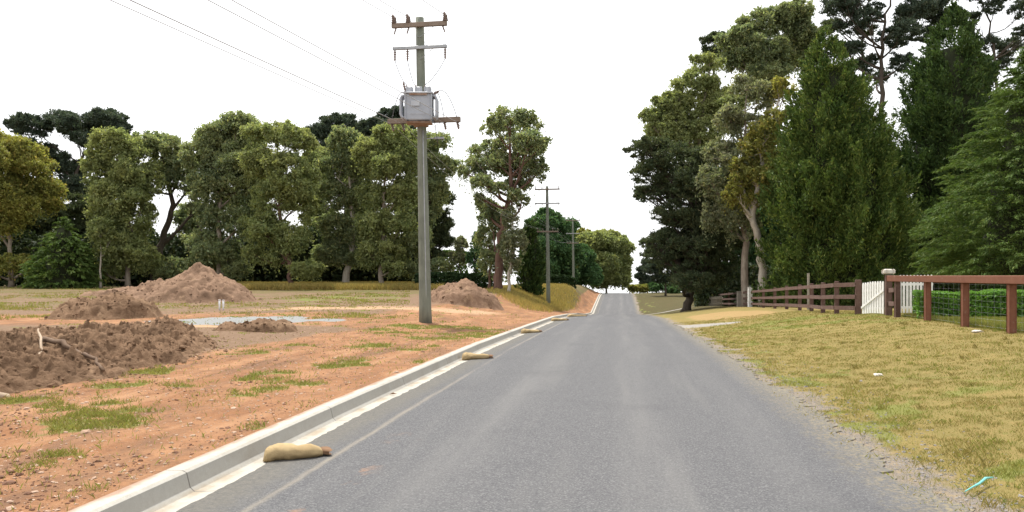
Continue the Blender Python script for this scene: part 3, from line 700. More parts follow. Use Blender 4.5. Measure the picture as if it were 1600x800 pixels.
conifer('cypress_tree', 'narrow dark green cypress left of the second power pole', M['cypress_dark'], M['bark_dark'], 76, 829, 829, 335,
        [(0, 1.2), (.3, 1.35), (.7, .85), (1, .05)], 260, 26, 'cypress', ls=(.42, .16), r0=.12)
tree('broadleaf_tree', 'large dense dark green tree behind the second power pole', G, M['broad'], M['bark_dark'], 134, 862,
     [(852, 352, 26, 17), (880, 366, 22, 22), (838, 376, 20, 22), (862, 392, 34, 24), (890, 402, 18, 22), (848, 420, 30, 16), (878, 430, 24, 14), (830, 412, 16, 20)], fill=.6, dens=1.15)
tree('broadleaf_tree', 'lighter green bushy tree in front of the round gum at the road crest', G, M['broad'], M['bark_dark'], 139, 915,
     [(910, 402, 16, 16), (922, 424, 16, 15), (908, 435, 18, 12), (932, 436, 9, 9)], fill=.5)
tree('gum_tree', 'round-topped gum tree left of the road at its crest', G, M['gum_olive'], M['bark_gum'], 147, 948,
     [(918, 378, 20, 14), (944, 372, 22, 12), (966, 388, 18, 17), (926, 402, 24, 20), (954, 408, 24, 22), (976, 416, 10, 20), (940, 432, 26, 16), (968, 436, 14, 14)], fill=.6)
tree('gum_tree', 'gum tree showing its yellow top over the third power pole', G, M['gum_yellow'], M['bark_gum'], 152, 903,
     [(898, 372, 14, 9), (912, 368, 12, 8), (900, 392, 18, 14), (905, 415, 18, 14)], fill=.4)
tree('pine_tree', 'small distant dark pine beyond the crest, right of the road', PN, M['pine_blue'], M['bark_dark'], 165, 1012,
     [(1006, 422, 10, 7), (1003, 434, 10, 6), (1012, 412, 7, 6), (1012, 442, 10, 6)], fill=.3)
tree('pine_tree', 'dark spreading pine beyond the leaning conifer, shading the road near the crest', PN, M['pine_blue'], M['bark_dark'], 122, 1040,
     [(1022, 418, 14, 10), (1040, 400, 18, 14), (1058, 415, 16, 14), (1030, 435, 12, 7), (1052, 436, 14, 8), (1072, 425, 14, 14), (1045, 375, 18, 14), (1020, 390, 12, 8)], fill=.6)
tree('shrub', 'low dark green bush under the dark pine near the crest', G, M['broad'], M['bark_dark'], 136, 1042,
     [(1026, 449, 10, 6), (1044, 447, 14, 8), (1064, 448, 13, 8), (1080, 444, 12, 9)], r0=.1, cat='shrub', fill=.6)
tree('shrub', 'yellow-green rounded shrub at the far end of the road on the crest', G, M['gum_yellow'], M['bark_dark'], 150, 1000,
     [(996, 450, 11, 5), (1007, 451, 9, 5)], r0=.1, cat='shrub', fill=.6)
# right-hand side
TR = 'trees behind the timber fence'
tree('pine_tree', 'huge dark conifer with leaning trunk on the verge, overhanging the road from the right', PN, M['pine'], M['bark_dark'], 62, 1072,
     [(1008, 236, 24, 15), (1040, 236, 30, 18), (1018, 266, 26, 18), (1065, 262, 38, 26), (1022, 300, 30, 18), (1078, 300, 40, 30), (1040, 338, 28, 18), (1095, 350, 44, 32), (1038, 376, 28, 15), (1026, 404, 20, 13), (1090, 405, 42, 26), (1130, 390, 34, 32), (1056, 424, 24, 11), (1118, 432, 32, 18), (1000, 228, 16, 10), (1005, 300, 14, 10), (1010, 380, 12, 9), (1098, 262, 32, 24), (1110, 300, 36, 32), (1075, 350, 38, 26), (1120, 350, 36, 30), (1085, 440, 36, 16), (1060, 390, 34, 18)],
     trunk=((1078, 455), (1092, 400), (1088, 320)), r0=.36, dens=1.0)
tree('gum_tree', 'gum tree with bright yellow-green top directly above the leaning dark conifer', G, M['gum_olive'], M['bark_gum'], 85, 1116,
     [(1042, 162, 24, 15), (1084, 135, 36, 22), (1108, 98, 26, 16), (1074, 174, 40, 20), (1120, 160, 26, 26), (1104, 206, 32, 22), (1028, 182, 16, 12), (1030, 205, 22, 15), (1062, 212, 28, 18), (1095, 238, 28, 16), (1050, 190, 24, 16)], group=TR, fill=.6)
tree('gum_tree', 'tallest gum tree, its broad crown touching the top of the photo', G, M['gum'], M['bark_gum'], 92, 1190,
     [(1148, 64, 28, 17), (1188, 42, 34, 20), (1232, 26, 32, 18), (1252, 58, 26, 20), (1188, 86, 40, 22), (1144, 94, 22, 14), (1232, 96, 32, 18), (1200, 122, 32, 16)], group=TR, fill=.6)
tree('pine_tree', 'dark pine showing only a small tuft left of the tallest gum', PN, M['pine'], M['bark_dark'], 96, 1118,
     [(1106, 62, 12, 7), (1122, 58, 12, 7), (1120, 85, 18, 14)], group=TR)
tree('gum_tree', 'grey-green gum tree with hanging foliage between the dark conifer and the small yellow gum', G, M['gum_grey'], M['bark_gum'], 57, 1166,
     [(1162, 142, 30, 17), (1190, 158, 20, 20), (1138, 186, 26, 20), (1170, 200, 30, 24), (1122, 235, 20, 20), (1152, 248, 30, 26), (1108, 285, 22, 20), (1142, 302, 30, 26), (1118, 340, 26, 22), (1152, 352, 26, 22)], group=TR, fill=.6)
tree('gum_tree', 'small yellow gum tree with a pale trunk behind the curved rail fence', G, M['gum_yellow'], M['bark_pale'], 55, 1193,
     [(1224, 138, 18, 20), (1188, 205, 22, 17), (1212, 190, 18, 24), (1162, 262, 22, 16), (1184, 280, 22, 15), (1208, 240, 20, 22), (1152, 282, 15, 13), (1200, 310, 18, 14), (1178, 235, 26, 20), (1206, 270, 24, 24), (1170, 310, 26, 15), (1145, 305, 14, 12)],
     trunk=((1190, 400), (1186, 375), (1172, 335)), r0=.34, group=TR, fill=.5)
conifer('cypress_tree', 'broad cone-shaped dark green cypress behind the curved rail fence', M['cypress'], M['bark_dark'], 51, 1322, 1290, 38,
        [(0, 4.3), (.12, 4.9), (.3, 4.75), (.5, 3.9), (.7, 2.75), (.85, 1.65), (1, .08)], 2000, 100, 'cypress', group=TR, ls=(.26, .08))
conifer('cypress_tree', 'tall narrower dark cypress standing left of the bright green cedar', M['cypress_dark'], M['bark_dark'], 54, 1482, 1492, 6,
        [(0, 4.2), (.2, 4.2), (.5, 3.8), (.7, 3.2), (.85, 2.0), (1, .1)], 1700, 95, 'cypress', group=TR, ls=(.27, .085))
conifer('cedar_tree', 'bright green cedar with layered drooping branches at the right edge of the photo', M['cedar'], M['bark_dark'], 34, 1618, 1606, 70,
        [(0, 3.2), (.12, 3.9), (.3, 3.7), (.55, 2.6), (.8, 1.3), (1, .05)], 900, 120, 'cedar', group=TR, ls=(.21, .05), core=.5, bottom=1.6)
tree('pine_tree', 'very tall dark pine with bare straight trunks seen in the gap between the two cypresses', PN, M['pine_blue'], M['bark_dark'], 75, 1382,
     [(1305, 12, 24, 13), (1335, 38, 22, 13), (1362, 16, 26, 16), (1335, 75, 16, 12), (1398, 56, 26, 18), (1368, 92, 16, 14), (1425, 22, 28, 18), (1402, 105, 18, 16), (1345, -30, 40, 20), (1405, -35, 40, 20), (1320, -10, 26, 12)],
     trunk=((1380, 250), (1378, 120), (1376, 50)), r0=.5, group=TR, dens=.9)
tree('pine_tree', 'very tall dark pine behind the tall narrower cypress', PN, M['pine_blue'], M['bark_dark'], 78, 1462,
     [(1450, 18, 24, 15), (1470, -15, 34, 18), (1440, 55, 20, 14), (1490, 30, 22, 16)], trunk=((1462, 200),), r0=.32, group=TR)
tree('pine_tree', 'very tall dark pine above the bright green cedar near the right edge', PN, M['pine_blue'], M['bark_dark'], 72, 1562,
     [(1542, 14, 20, 14), (1582, 24, 22, 16), (1560, 62, 20, 13), (1602, 62, 22, 18), (1530, -22, 32, 17), (1592, -20, 36, 17), (1575, 95, 18, 12), (1640, 20, 30, 25)],
     trunk=((1560, 200), (1558, 60)), r0=.36, group=TR)

tree('broadleaf_tree', 'dark shaded tree filling the space behind the small yellow gum', G, M['broad'], M['bark_dark'], 74, 1170,
     [(1130, 300, 34, 36), (1170, 330, 34, 36), (1205, 300, 28, 36), (1215, 370, 28, 34), (1165, 395, 36, 34), (1120, 400, 30, 30), (1195, 235, 26, 32), (1225, 420, 26, 24), (1240, 250, 22, 34)], group=TR, fill=.4)
tree('pine_tree', 'tall dark pine with a straight trunk just right of the pale gap between the cypresses', PN, M['pine'], M['bark_dark'], 82, 1350,
     [(1300, 40, 16, 10), (1330, 8, 20, 12), (1352, 48, 18, 12), (1345, 100, 14, 9), (1322, 105, 12, 8), (1360, -15, 30, 16), (1310, 75, 12, 8)], trunk=((1352, 250), (1350, 120), (1346, 40)), r0=.45, group=TR)
# undergrowth and hedges
def undergrowth(name, label, Y0, Y1, x0, x1, h, n, ls, leaf, yfun=None, seed=5):
    rng = np.random.default_rng(seed)
    px = rng.uniform(x0, x1, n); Y = rng.uniform(Y0, Y1, n) if yfun is None else yfun(px)+rng.uniform(Y0, Y1, n)
    X = (px-800)*Y/F
    hh = h*(.35+1.1*fbm(X*.35, Y*.35, s=seed, o=4))
    z = ground_z(X-RS*Y, Y)+rng.uniform(0, 1, n)**.8*hh
    D = rng.normal(size=(n, 3))+np.array([0, 0, .3])
    V, Fq = cards(np.stack([X, Y, z], 1), D, ls*rng.uniform(.7, 1.4, n), ls*.55*rng.uniform(.7, 1.3, n), rng)
    o = raw_mesh(name, V, Fq, leaf); tag(o, label, 'undergrowth', kind='stuff')
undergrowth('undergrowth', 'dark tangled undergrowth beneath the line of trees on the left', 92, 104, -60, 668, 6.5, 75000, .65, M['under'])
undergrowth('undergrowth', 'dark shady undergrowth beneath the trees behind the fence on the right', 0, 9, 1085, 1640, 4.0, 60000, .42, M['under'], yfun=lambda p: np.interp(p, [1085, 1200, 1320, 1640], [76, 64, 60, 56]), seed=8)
rngh = np.random.default_rng(77)
tag(leaf_box('hedge', M['hedge'], [(11.7, 22.3), (13.4, 21.6), (16.2, 20.6)], 1.3, lambda s: .62+.30*fbm(s*.9, 0*s, s=77, o=3), 40000, .085, rngh), 'low bright green garden hedge behind the wire mesh fence', 'hedge')
tag(leaf_box('hedge', M['hedge_dark'], [(-9.8, 78), (-1.2, 79)], 1.5, lambda s: 1.55+0*s, 9000, .3, rngh), 'long low dark clipped hedge behind the small soil heap', 'hedge')
tag(leaf_box('hedge', M['hedge_dark'], [(3.4, 104), (8.5, 106)], 1.8, lambda s: 1.3+0*s, 7000, .28, rngh), 'dark clipped hedge with a flat top beside the second power pole', 'hedge')
tag(leaf_box('hedge', M['fresh'], [(-9.6, 92), (-5.5, 93)], 2.0, lambda s: 4.0+0*s, 3500, .4, rngh), 'bright green hedge top peeping over the long dark hedge', 'hedge')

# ------------------------------------------------------------------ grass
def blades(name, label, X, Y, h, w, mat, rng, lean=.5):
    n = len(X); z = ground_z(X-RS*Y, Y)
    a = rng.uniform(0, 2*PI, n); b = rng.uniform(0, 2*PI, n)
    h = h*rng.uniform(.5, 1.35, n); l = h*lean*rng.uniform(.1, 1.4, n)
    wx, wy = np.cos(a)*w/2, np.sin(a)*w/2
    base = np.stack([X, Y, z-.004], 1)
    V = np.stack([base+np.stack([wx, wy, 0*h], 1), base-np.stack([wx, wy, 0*h], 1),
                  base+np.stack([np.cos(b)*l*.4-wx*.6, np.sin(b)*l*.4-wy*.6, h*.62], 1),
                  base+np.stack([np.cos(b)*l, np.sin(b)*l, h], 1)], 1)
    V = V[:, [1, 0, 3, 2]].reshape(-1, 3)
    o = raw_mesh(name, V, np.arange(4*n).reshape(n, 4), mat); return tag(o, label, 'grass', kind='stuff')
def grass_mat(name, a, b, c, trans=.3):
    return leaf_mat(name, a, b, c, trans, 1.2, (1.1, 1.1, .8), .35)
M['g_dry'] = grass_mat('dry_verge_grass', (.27, .215, .078), (.205, .180, .058), (.34, .27, .11), .45)
M['g_green'] = grass_mat('green_grass', (.185, .215, .05), (.245, .245, .065), (.32, .27, .09), .45)
M['g_tall'] = grass_mat('tall_yellow_grass', (.40, .30, .10), (.33, .26, .09), (.26, .26, .08), .4)
rngg = np.random.default_rng(5)
def verge():
    n = 330000
    Y = np.exp(rngg.uniform(np.log(4.3), np.log(34), n)); u = 2.05+rngg.uniform(0, 1, n)**1.15*(4.65+.42*Y)
    X = u+RS*Y
    ok = (X < Y*.72+.6)
    X, Y = X[ok], Y[ok]; mk = masks(X, Y)
    cl = fbm(X*5, Y*5, s=61, o=3)
    ok = (rngg.random(len(X)) > mk['grav']*1.02) & (rngg.random(len(X)) > mk['drive']*1.2) & (rngg.random(len(X)) < .5+.6*sstep(.35, .62, cl))
    X, Y, cl, g = X[ok], Y[ok], cl[ok], mk['green'][ok]
    isg = rngg.random(len(X)) < .08+.75*g+.34*sstep(.46, .6, fbm(X*1.1, Y*.9, s=67, o=4))
    h = .016+.018*sstep(.35, .7, cl)+.008*isg
    w = np.maximum(.004, Y*.0007)
    blades('dry_grass', 'short dry yellow grass on the right-hand verge', X[~isg], Y[~isg], h[~isg], w[~isg], M['g_dry'], rngg, .9)
    blades('green_grass', 'green grass blades among the dry grass of the right-hand verge', X[isg], Y[isg], h[isg], w[isg], M['g_green'], rngg, .8)
def verge_tufts():
    n = 240; Y = np.exp(rngg.uniform(np.log(4.6), np.log(28), n)); u = 2.5+rngg.uniform(0, 1, n)*(4.0+.4*Y)
    k = 26; Yb = np.repeat(Y, k)+rngg.normal(0, .035, n*k); ub = np.repeat(u, k)+rngg.normal(0, .035, n*k); X = ub+RS*Yb
    h = np.repeat(rngg.uniform(.035, .08, n), k); g = np.repeat(rngg.random(n) < .45, k)
    blades('dry_grass', 'taller straw tufts standing out of the right-hand verge', X[~g], Yb[~g], h[~g], np.maximum(.004, Yb[~g]*.0007), M['g_dry'], rngg, .7)
    blades('green_grass', 'small green weeds standing out of the right-hand verge', X[g], Yb[g], h[g]*.8, np.maximum(.006, Yb[g]*.001), M['g_green'], rngg, .9)
verge()
verge_tufts()
def left_grass():
    n = 420000
    Y = np.exp(rngg.uniform(np.log(4.3), np.log(42), n)); u = -3.5-rngg.uniform(0, 1, n)*(2.5+.5*Y); X = u+RS*Y
    ok = X > -.70*Y-.5
    X, Y = X[ok], Y[ok]; g = masks(X, Y)['green']
    ok = rngg.random(len(X)) < np.maximum(.9*g**1.3, .012)
    X, Y = X[ok], Y[ok]
    isd = rngg.random(len(X)) < .35
    blades('dry_grass', 'dry straw coloured grass blades on the orange earth', X[isd], Y[isd], .045+0*X[isd], np.maximum(.005, Y[isd]*.0009), M['g_dry'], rngg, 1.0)
    X, Y = X[~isd], Y[~isd]
    blades('green_grass', 'green grass tufts growing through the orange earth on the left', X, Y, .05+0*X, np.maximum(.006, Y*.0010), M['g_green'], rngg, .8)
    n = 70000
    Yt = np.exp(rngg.uniform(np.log(27), np.log(86), n)); px = rngg.uniform(-40, 640, n); Xt = (px-800)*Yt/F; ut = Xt-RS*Yt
    mk = masks(Xt, Yt); c = fbm(Xt*.22, Yt*.22, s=91, o=4); f = fbm(Xt*1.2, Yt*1.2, s=92, o=3)
    ok = (ut < -8.5) & (rngg.random(n) < sstep(.44, .58, c)*sstep(.4, .6, f)*(1-mk['pad'])*(1-mk['sandy']))
    Xt, Yt, c = Xt[ok], Yt[ok], c[ok]; gm = rngg.random(len(Xt)) < .2+.6*sstep(.55, .62, c)
    blades('green_grass', 'patchy green weeds over the bare building lot', Xt[gm], Yt[gm], .10+0*Xt[gm], np.maximum(.012, Yt[gm]*.0011), M['g_green'], rngg, .8)
    blades('dry_grass', 'patchy dry grass over the bare building lot', Xt[~gm], Yt[~gm], .09+0*Xt[~gm], np.maximum(.012, Yt[~gm]*.0011), M['g_dry'], rngg, .9)
    n = 60000
    px = rngg.uniform(330, 690, n); Yt = rngg.uniform(74, 92, n); Xt = (px-800)*Yt/F
    ok = rngg.random(n) < sstep(.3, .55, fbm(Xt*.4, Yt*.4, s=81, o=3))
    blades('tall_grass', 'tall yellow grass in front of the left tree line', Xt[ok], Yt[ok], .55+0*Xt[ok], .07, M['g_tall'], rngg, .5)
    n = 30000
    Yt = rngg.uniform(50, 100, n); ut = rngg.uniform(-12.5, -4.9, n)
    w = sstep(-4.6, -6.5, ut+1.2*(fbm(Yt*.3, ut*.3, s=83, o=3)-.5))*sstep(50, 60, Yt+3*ut+20)
    ok = rngg.random(n) < w
    ut, Yt = ut[ok], Yt[ok]
    blades('tall_grass', 'tall yellow grass on the bank around the second power pole', ut+RS*Yt, Yt, .30+0*ut, .05, M['g_tall'], rngg, .5)
    n = 30000
    px = rngg.uniform(1400, 1640, n); Yt = rngg.uniform(16.5, 23, n); Xt = (px-800)*Yt/F; ut = Xt-RS*Yt
    ok = (ut > 8.45) & (ut < 11)
    blades('green_grass', 'lush green grass between the wire mesh fence and the garden hedge', Xt[ok], Yt[ok], .12+0*Xt[ok], .014, M['g_green'], rngg, .6)
left_grass()

# ------------------------------------------------------------------ soil heaps
def soil_mat(name, a, b, c):
    t = NT(name); p = t.obj()
    n = t.noise(p, 3, 6, .65); n2 = t.noise(p, 18, 5, .7); n3 = t.noise(p, 1.0, 3)
    col = t.mix(t.ramp(n, .32, .68), a, b)
    col = t.mix(t.math('MULTIPLY', t.ramp(n2, .5, .72), .55), col, c)
    col = t.mix(t.math('MULTIPLY', t.ramp(n3, .48, .62), .6), col, tuple(x*.62 for x in a))
    col = t.mix(t.math('MULTIPLY', t.ramp(t.noise(p, 1.7, 5, .6), .56, .68), .6), col, (.30, .20, .125))
    return t.principled(col, .97, t.bump(t.math('ADD', n, t.math('MULTIPLY', n2, .5)), .9, .06), spec=.08)
M['soil'] = soil_mat('brown_topsoil', (.142, .086, .052), (.20, .126, .078), (.26, .175, .112))
M['soil_red'] = soil_mat('reddish_subsoil', (.185, .115, .075), (.24, .155, .105), (.29, .20, .14))
def heap(name, label, cx, cy, a, b, peaks, mat, res, rough, seed, rz=0, clods=0):
    z0 = gz(cx, cy)
    n = int(2*max(a, b)*1.15/res)
    s = np.linspace(-1.15, 1.15, n); xx, yy = np.meshgrid(s*a, s*b); x = xx.ravel(); y = yy.ravel()
    q = np.sqrt((x/a)**2+(y/b)**2)+.22*(fbm(x*.9+7, y*.9+3, s=seed, o=3)-.5)
    edge = sstep(1.0, .72, q)
    h = np.zeros_like(x)
    for (pxx, pyy, hh, sp) in peaks:
        r = np.hypot(x-pxx, y-pyy)
        h = np.maximum(h, hh*np.clip(1-r/sp, 0, 1)**.85)
    h = (.35*h+.65*np.minimum(h, h))*1
    ridg = 1-np.abs(2*fbm(x*1.6, y*1.6, s=seed+3, o=4)-1)
    ln = fbm(x*5, y*5, s=seed+5, o=4)-.5
    big = fbm(x*.8, y*.8, s=seed+9, o=3)-.5
    vf = fbm(x*14, y*14, s=seed+15, o=3)-.5
    h = h*(1+.45*big)+rough*((ridg-.6)*.8+ln*1.2+vf*.85)
    co, sn = math.cos(rz), math.sin(rz)
    X = cx+x*co-y*sn; Y = cy+x*sn+y*co
    Z = ground_z(X-RS*Y, Y)+np.where(edge > 0, edge*np.maximum(h, .01), 0)-(1-edge)*.10
    jit = rough*.35
    X = X+jit*(fbm(x*6, y*6, s=seed+21, o=2)-.5)*edge; Y = Y+jit*(fbm(x*6, y*6, s=seed+22, o=2)-.5)*edge
    idx = np.arange(n*n).reshape(n, n)
    Fq = np.stack([idx[:-1, :-1].ravel(), idx[:-1, 1:].ravel(), idx[1:, 1:].ravel(), idx[1:, :-1].ravel()], 1)
    keep = (edge[Fq].max(1) > 0)
    V = np.stack([X-cx, Y-cy, Z-z0], 1)
    o = raw_mesh(name, V, Fq[keep], mat, smooth=True); o.location = (cx, cy, z0)
    tag(o, label, 'soil heap')
    if clods:
        rng = np.random.default_rng(seed+1); cand = np.where((q < 1.12) & (rng.random(len(q)) < sstep(1.14, .8, q)))[0]; pk = rng.choice(cand, clods); Zc = np.maximum(Z, ground_z(X-RS*Y, Y))
        scatter_rocks('soil_clods', 'loose clods of soil lying over the '+label.split(',')[0], np.stack([X[pk], Y[pk], Zc[pk]], 1), np.exp(rng.normal(-3.85, .55, clods))*(res/.06)**.5, mat, rng)
    return (X, Y, Z)
ICO = None
def scatter_rocks(name, label, P, r, mat, rng, squash=.75):
    t = (1+5**.5)/2
    v = np.array([(-1, t, 0), (1, t, 0), (-1, -t, 0), (1, -t, 0), (0, -1, t), (0, 1, t), (0, -1, -t), (0, 1, -t), (t, 0, -1), (t, 0, 1), (-t, 0, -1), (-t, 0, 1)])/math.hypot(1, t)
    f = np.array([(0, 11, 5), (0, 5, 1), (0, 1, 7), (0, 7, 10), (0, 10, 11), (1, 5, 9), (5, 11, 4), (11, 10, 2), (10, 7, 6), (7, 1, 8), (3, 9, 4), (3, 4, 2), (3, 2, 6), (3, 6, 8), (3, 8, 9), (4, 9, 5), (2, 4, 11), (6, 2, 10), (8, 6, 7), (9, 8, 1)])
    n = len(P)
    vv = v[None]*(1+.45*(rng.random((n, 12, 1))-.5))*np.stack([rng.uniform(.7, 1.3, n), rng.uniform(.7, 1.3, n), squash*rng.uniform(.7, 1.2, n)], 1)[:, None]
    a = rng.uniform(0, 2*PI, n); c, s = np.cos(a)[:, None], np.sin(a)[:, None]
    vr = np.stack([vv[..., 0]*c-vv[..., 1]*s, vv[..., 0]*s+vv[..., 1]*c, vv[..., 2]], 2)*np.asarray(r)[:, None, None]+P[:, None]
    ff = (f[None]+12*np.arange(n)[:, None, None]).reshape(-1, 3)
    return tag(raw_mesh(name, vr.reshape(-1, 3), ff, mat), label, 'loose stones', kind='stuff')
HA = heap('soil_heap', 'long low heap of brown cloddy topsoil nearest the camera, with roots sticking out', -9.2, 12.9, 3.5, 7.2,
     [(.4, -5.5, .55, 3.2), (.2, -3, .66, 3.6), (.3, -1, .56, 3.3), (.8, 1, .48, 3.0), (1.1, 3, .42, 2.8), (1.5, 5.0, .50, 2.6), (-2.2, 0, .3, 2.6), (-2, 3, .22, 2.5)], M['soil'], .036, .26, 101, clods=5200)
HB = heap('soil_heap', 'ragged middle heap of brown soil between the near heap and the largest heap', -15.1, 28.6, 2.25, 1.9, [(.3, .2, .88, 2.0), (-1.0, .2, .62, 1.7), (1.2, -.3, .55, 1.4)], M['soil'], .07, .28, 131, clods=500)
HC = heap('soil_heap', 'largest conical soil heap standing in front of the tree line', -19.4, 45.5, 4.6, 3.8, [(.7, 0, 2.1, 3.3), (1.3, .2, 1.75, 3.2), (-1.6, .2, 1.25, 2.8), (-2.6, 0, .8, 2.2)], M['soil_red'], .11, .30, 151, clods=700)
HD = heap('soil_heap', 'small rounded reddish soil heap right of the power pole', -2.7, 44.5, 2.5, 2.2, [(.1, 0, 1.35, 2.6), (-1.0, 0, .95, 2.0), (.9, 0, 1.1, 1.9)], M['soil_red'], .09, .26, 171, clods=350)
HE = heap('soil_heap', 'thin flat ridge of brown soil at the near edge of the grey gravel patch', -7.3, 21.8, 1.3, .8, [(.2, 0, .28, 1.1), (-.7, 0, .2, .8), (.8, .1, .25, .7)], M['soil'], .06, .14, 191, clods=160)
HF = heap('soil_heap', 'low spread of brown soil and pale rubble left of the largest heap', -28, 56, 4.5, 1.6, [(0, 0, .6, 3.2), (1.8, 0, .55, 2.2), (-2, 0, .35, 2)], M['soil_red'], .14, .2, 211, clods=120)
# small stones on the orange earth
M['stone'] = plain_mat('pale_stone', (.42, .30, .22), (.30, .19, .13), .9, 5)
def stones():
    rng = np.random.default_rng(33); n = 6500
    Y = np.exp(rng.uniform(np.log(4.4), np.log(24), n)); u = -3.6-rng.uniform(0, 1, n)*(1.6+.3*Y); X = u+RS*Y
    ok = fbm(X*.9, Y*.5, s=95, o=3) > .5; X, Y, u = X[ok], Y[ok], u[ok]
    scatter_rocks('earth_crumbs', 'dark crumbs of reddish earth scattered over the graded ground', np.stack([X, Y, ground_z(u, Y)+.002], 1), np.exp(rng.normal(-4.85, .55, len(X))), M['crumb'], rng, .6)
    rng = np.random.default_rng(31); n = 4200
    Y = np.exp(rng.uniform(np.log(4.4), np.log(26), n)); u = -3.55-rng.uniform(0, 1, n)*(1.6+.22*Y); X = u+RS*Y
    P = np.stack([X, Y, ground_z(u, Y)+.002], 1)
    scatter_rocks('loose_stones', 'small orange and pale stones scattered over the bare earth', P, np.exp(rng.normal(-4.75, .5, n)), M['stone'], rng, .6)
    n = 2600; Y = np.exp(rng.uniform(np.log(4.4), np.log(22), n)); u = 2.3+np.abs(rng.normal(0, .45, n)); X = u+RS*Y
    P = np.stack([X, Y, ground_z(u, Y)+.001], 1)
    scatter_rocks('shoulder_gravel', 'loose grey gravel along the ragged right edge of the asphalt', P, np.exp(rng.normal(-4.75, .4, n)), M['gravel_stone'], rng, .6)
M['crumb'] = plain_mat('reddish_earth', (.17, .085, .05), (.11, .058, .036), .95, 5)
M['gravel_stone'] = plain_mat('grey_gravel', (.24, .22, .20), (.14, .13, .125), .9, 5)
stones()

# roots, rock, litter on the heaps
M['root_pale'] = wood_mat('bleached_root', (.42, .33, .24), (.30, .21, .14), .9)
M['root_dark'] = wood_mat('brown_root', (.11, .068, .045), (.19, .125, .08), .9)
def heap_z(H, x, y):
    d = (H[0]-x)**2+(H[1]-y)**2; return float(H[2][np.argmin(d)])
def root_on(label, H, pts, r, mat, lift):
    mb = MB(); P = []
    for (px, py, Y), lf in zip(pts, lift):
        x = (px-800)*Y/F; P.append((x, Y, heap_z(H, x, Y)+lf))
    k = len(P); tt = np.linspace(0, k-1, 4*(k-1)+1); P = np.array(P)
    P = np.stack([np.interp(tt, np.arange(k), P[:, i]) for i in range(3)], 1)
    P[1:-1] += np.random.default_rng(3).normal(size=(len(P)-2, 3))*.012
    mb.tube(P, np.linspace(r, r*.45, len(P)), 8, wob=.3, seed=4)
    tag(mb.build('root', mat, origin=tuple(P[0])), label, 'root')
root_on('thin pale crooked root standing up from the near soil heap', HA, [(60, 545, 11.7), (66, 532, 11.9), (62, 518, 12.3), (60, 505, 12.8)], .03, M['root_pale'], [.02, .06, .1, .16])
root_on('long dark brown root running down the face of the near soil heap', HA, [(68, 520, 12.5), (95, 540, 12.1), (125, 556, 11.9), (150, 572, 11.7), (162, 590, 11.4)], .045, M['root_dark'], [.10, .10, .09, .09, .05])
root_on('stout pale broken root at the foot of the near soil heap', HA, [(-30, 622, 9.7), (5, 622, 9.65), (38, 628, 9.6)], .07, M['root_pale'], [.05, .05, .02])
def post(name, label, px, Y, w, h, mat, cat='post', lean=0, group=None):
    x = (px-800)*Y/F; z = gz(x, Y); mb = MB()
    mb.box((lean*h/2, 0, h/2-.06), (w, w, h+.12), bev=w*.12)
    mb.box((lean*h, 0, h+.01), (w*1.06, w*1.06, .02+w*.06), bev=w*.2)
    o = mb.build(name, mat); o.location = (x, Y, z); return tag(o, label, cat, group)
M['white'] = plain_mat('white_paint', (.78, .77, .75), (.66, .65, .63), .6, 9)
M['pvc'] = plain_mat('white_plastic', (.75, .75, .76), None, .4)
M['green_plastic'] = plain_mat('green_plastic', (.09, .20, .14), (.06, .15, .10), .5)
for i, px in enumerate((343, 349)):
    x = (px-800)*34/F; mb = MB(); mb.tube([(0, 0, -.05), (0, 0, .46)], .04, 10); mb.tube([(0, 0, .44), (0, 0, .47)], .05, 10)
    o = mb.build('capped_pipe', M['pvc']); o.location = (x, 34, gz(x, 34))
    tag(o, 'short white capped plastic pipe behind the gravel patch, %s of the pair' % ('left' if i == 0 else 'right'), 'pipe', 'white capped pipes')
mb = MB(); mb.box((0, 0, .5), (.55, .5, 1.1), bev=.05); mb.box((0, 0, 1.07), (.62, .57, .08), bev=.03)
o = mb.build('service_pillar', M['green_plastic']); x = (334-800)*60/F; o.location = (x+.1, 60, gz(x, 60)+.3); tag(o, 'green plastic service pillar half hidden by the largest soil heap', 'service box')
post('survey_peg', 'grey timber post at the right shoulder of the largest soil heap', 348, 62, .16, 1.2, M['gravel_stone'])
# crumpled bag by the pad
def crumple(name, label, cat, px, Y, size, mat, seed):
    rng = np.random.default_rng(seed); n = 14; V = []
    for j in range(n):
        th = PI*j/(n-1)
        for i in range(n*2):
            a = PI*i/n; q = 1+.5*(fbm(np.array([math.cos(a)*2+seed]), np.array([math.sin(a)*2+seed]), np.array([th*2]), s=seed, o=3)[0]-.5)*2
            V.append((size[0]*q*math.sin(th)*math.cos(a), size[1]*q*math.sin(th)*math.sin(a), max(-.02, size[2]*(q*math.cos(th)+.6))))
    m = n*2; Fs = [(j*m+i, (j+1)*m+i, (j+1)*m+(i+1) % m, j*m+(i+1) % m) for j in range(n-1) for i in range(m)]
    x = (px-800)*Y/F
    o = raw_mesh(name, V, Fs, mat); o.location = (x, Y, gz(x, Y)); return tag(o, label, cat)
M['bluewhite'] = plain_mat('pale_blue_plastic', (.55, .70, .80), (.80, .84, .86), .35, 4)
crumple('plastic_bag', 'crumpled pale blue plastic bag beside the grey gravel patch', 'bag', 266, 22.2, (.18, .16, .12), M['bluewhite'], 5)
M['pale_rock'] = plain_mat('pale_rock', (.62, .58, .52), (.45, .40, .34), .9, 7)
crumple('pale_stone', 'flat whitish stone lying in the middle of the right-hand verge', 'stone', 1372, 12.1, (.07, .05, .025), M['pale_rock'], 9)
crumple('pale_stone', 'whitish stone in the grass near the right end of the bollard fence', 'stone', 1527, 17.0, (.11, .07, .03), M['pale_rock'], 12)
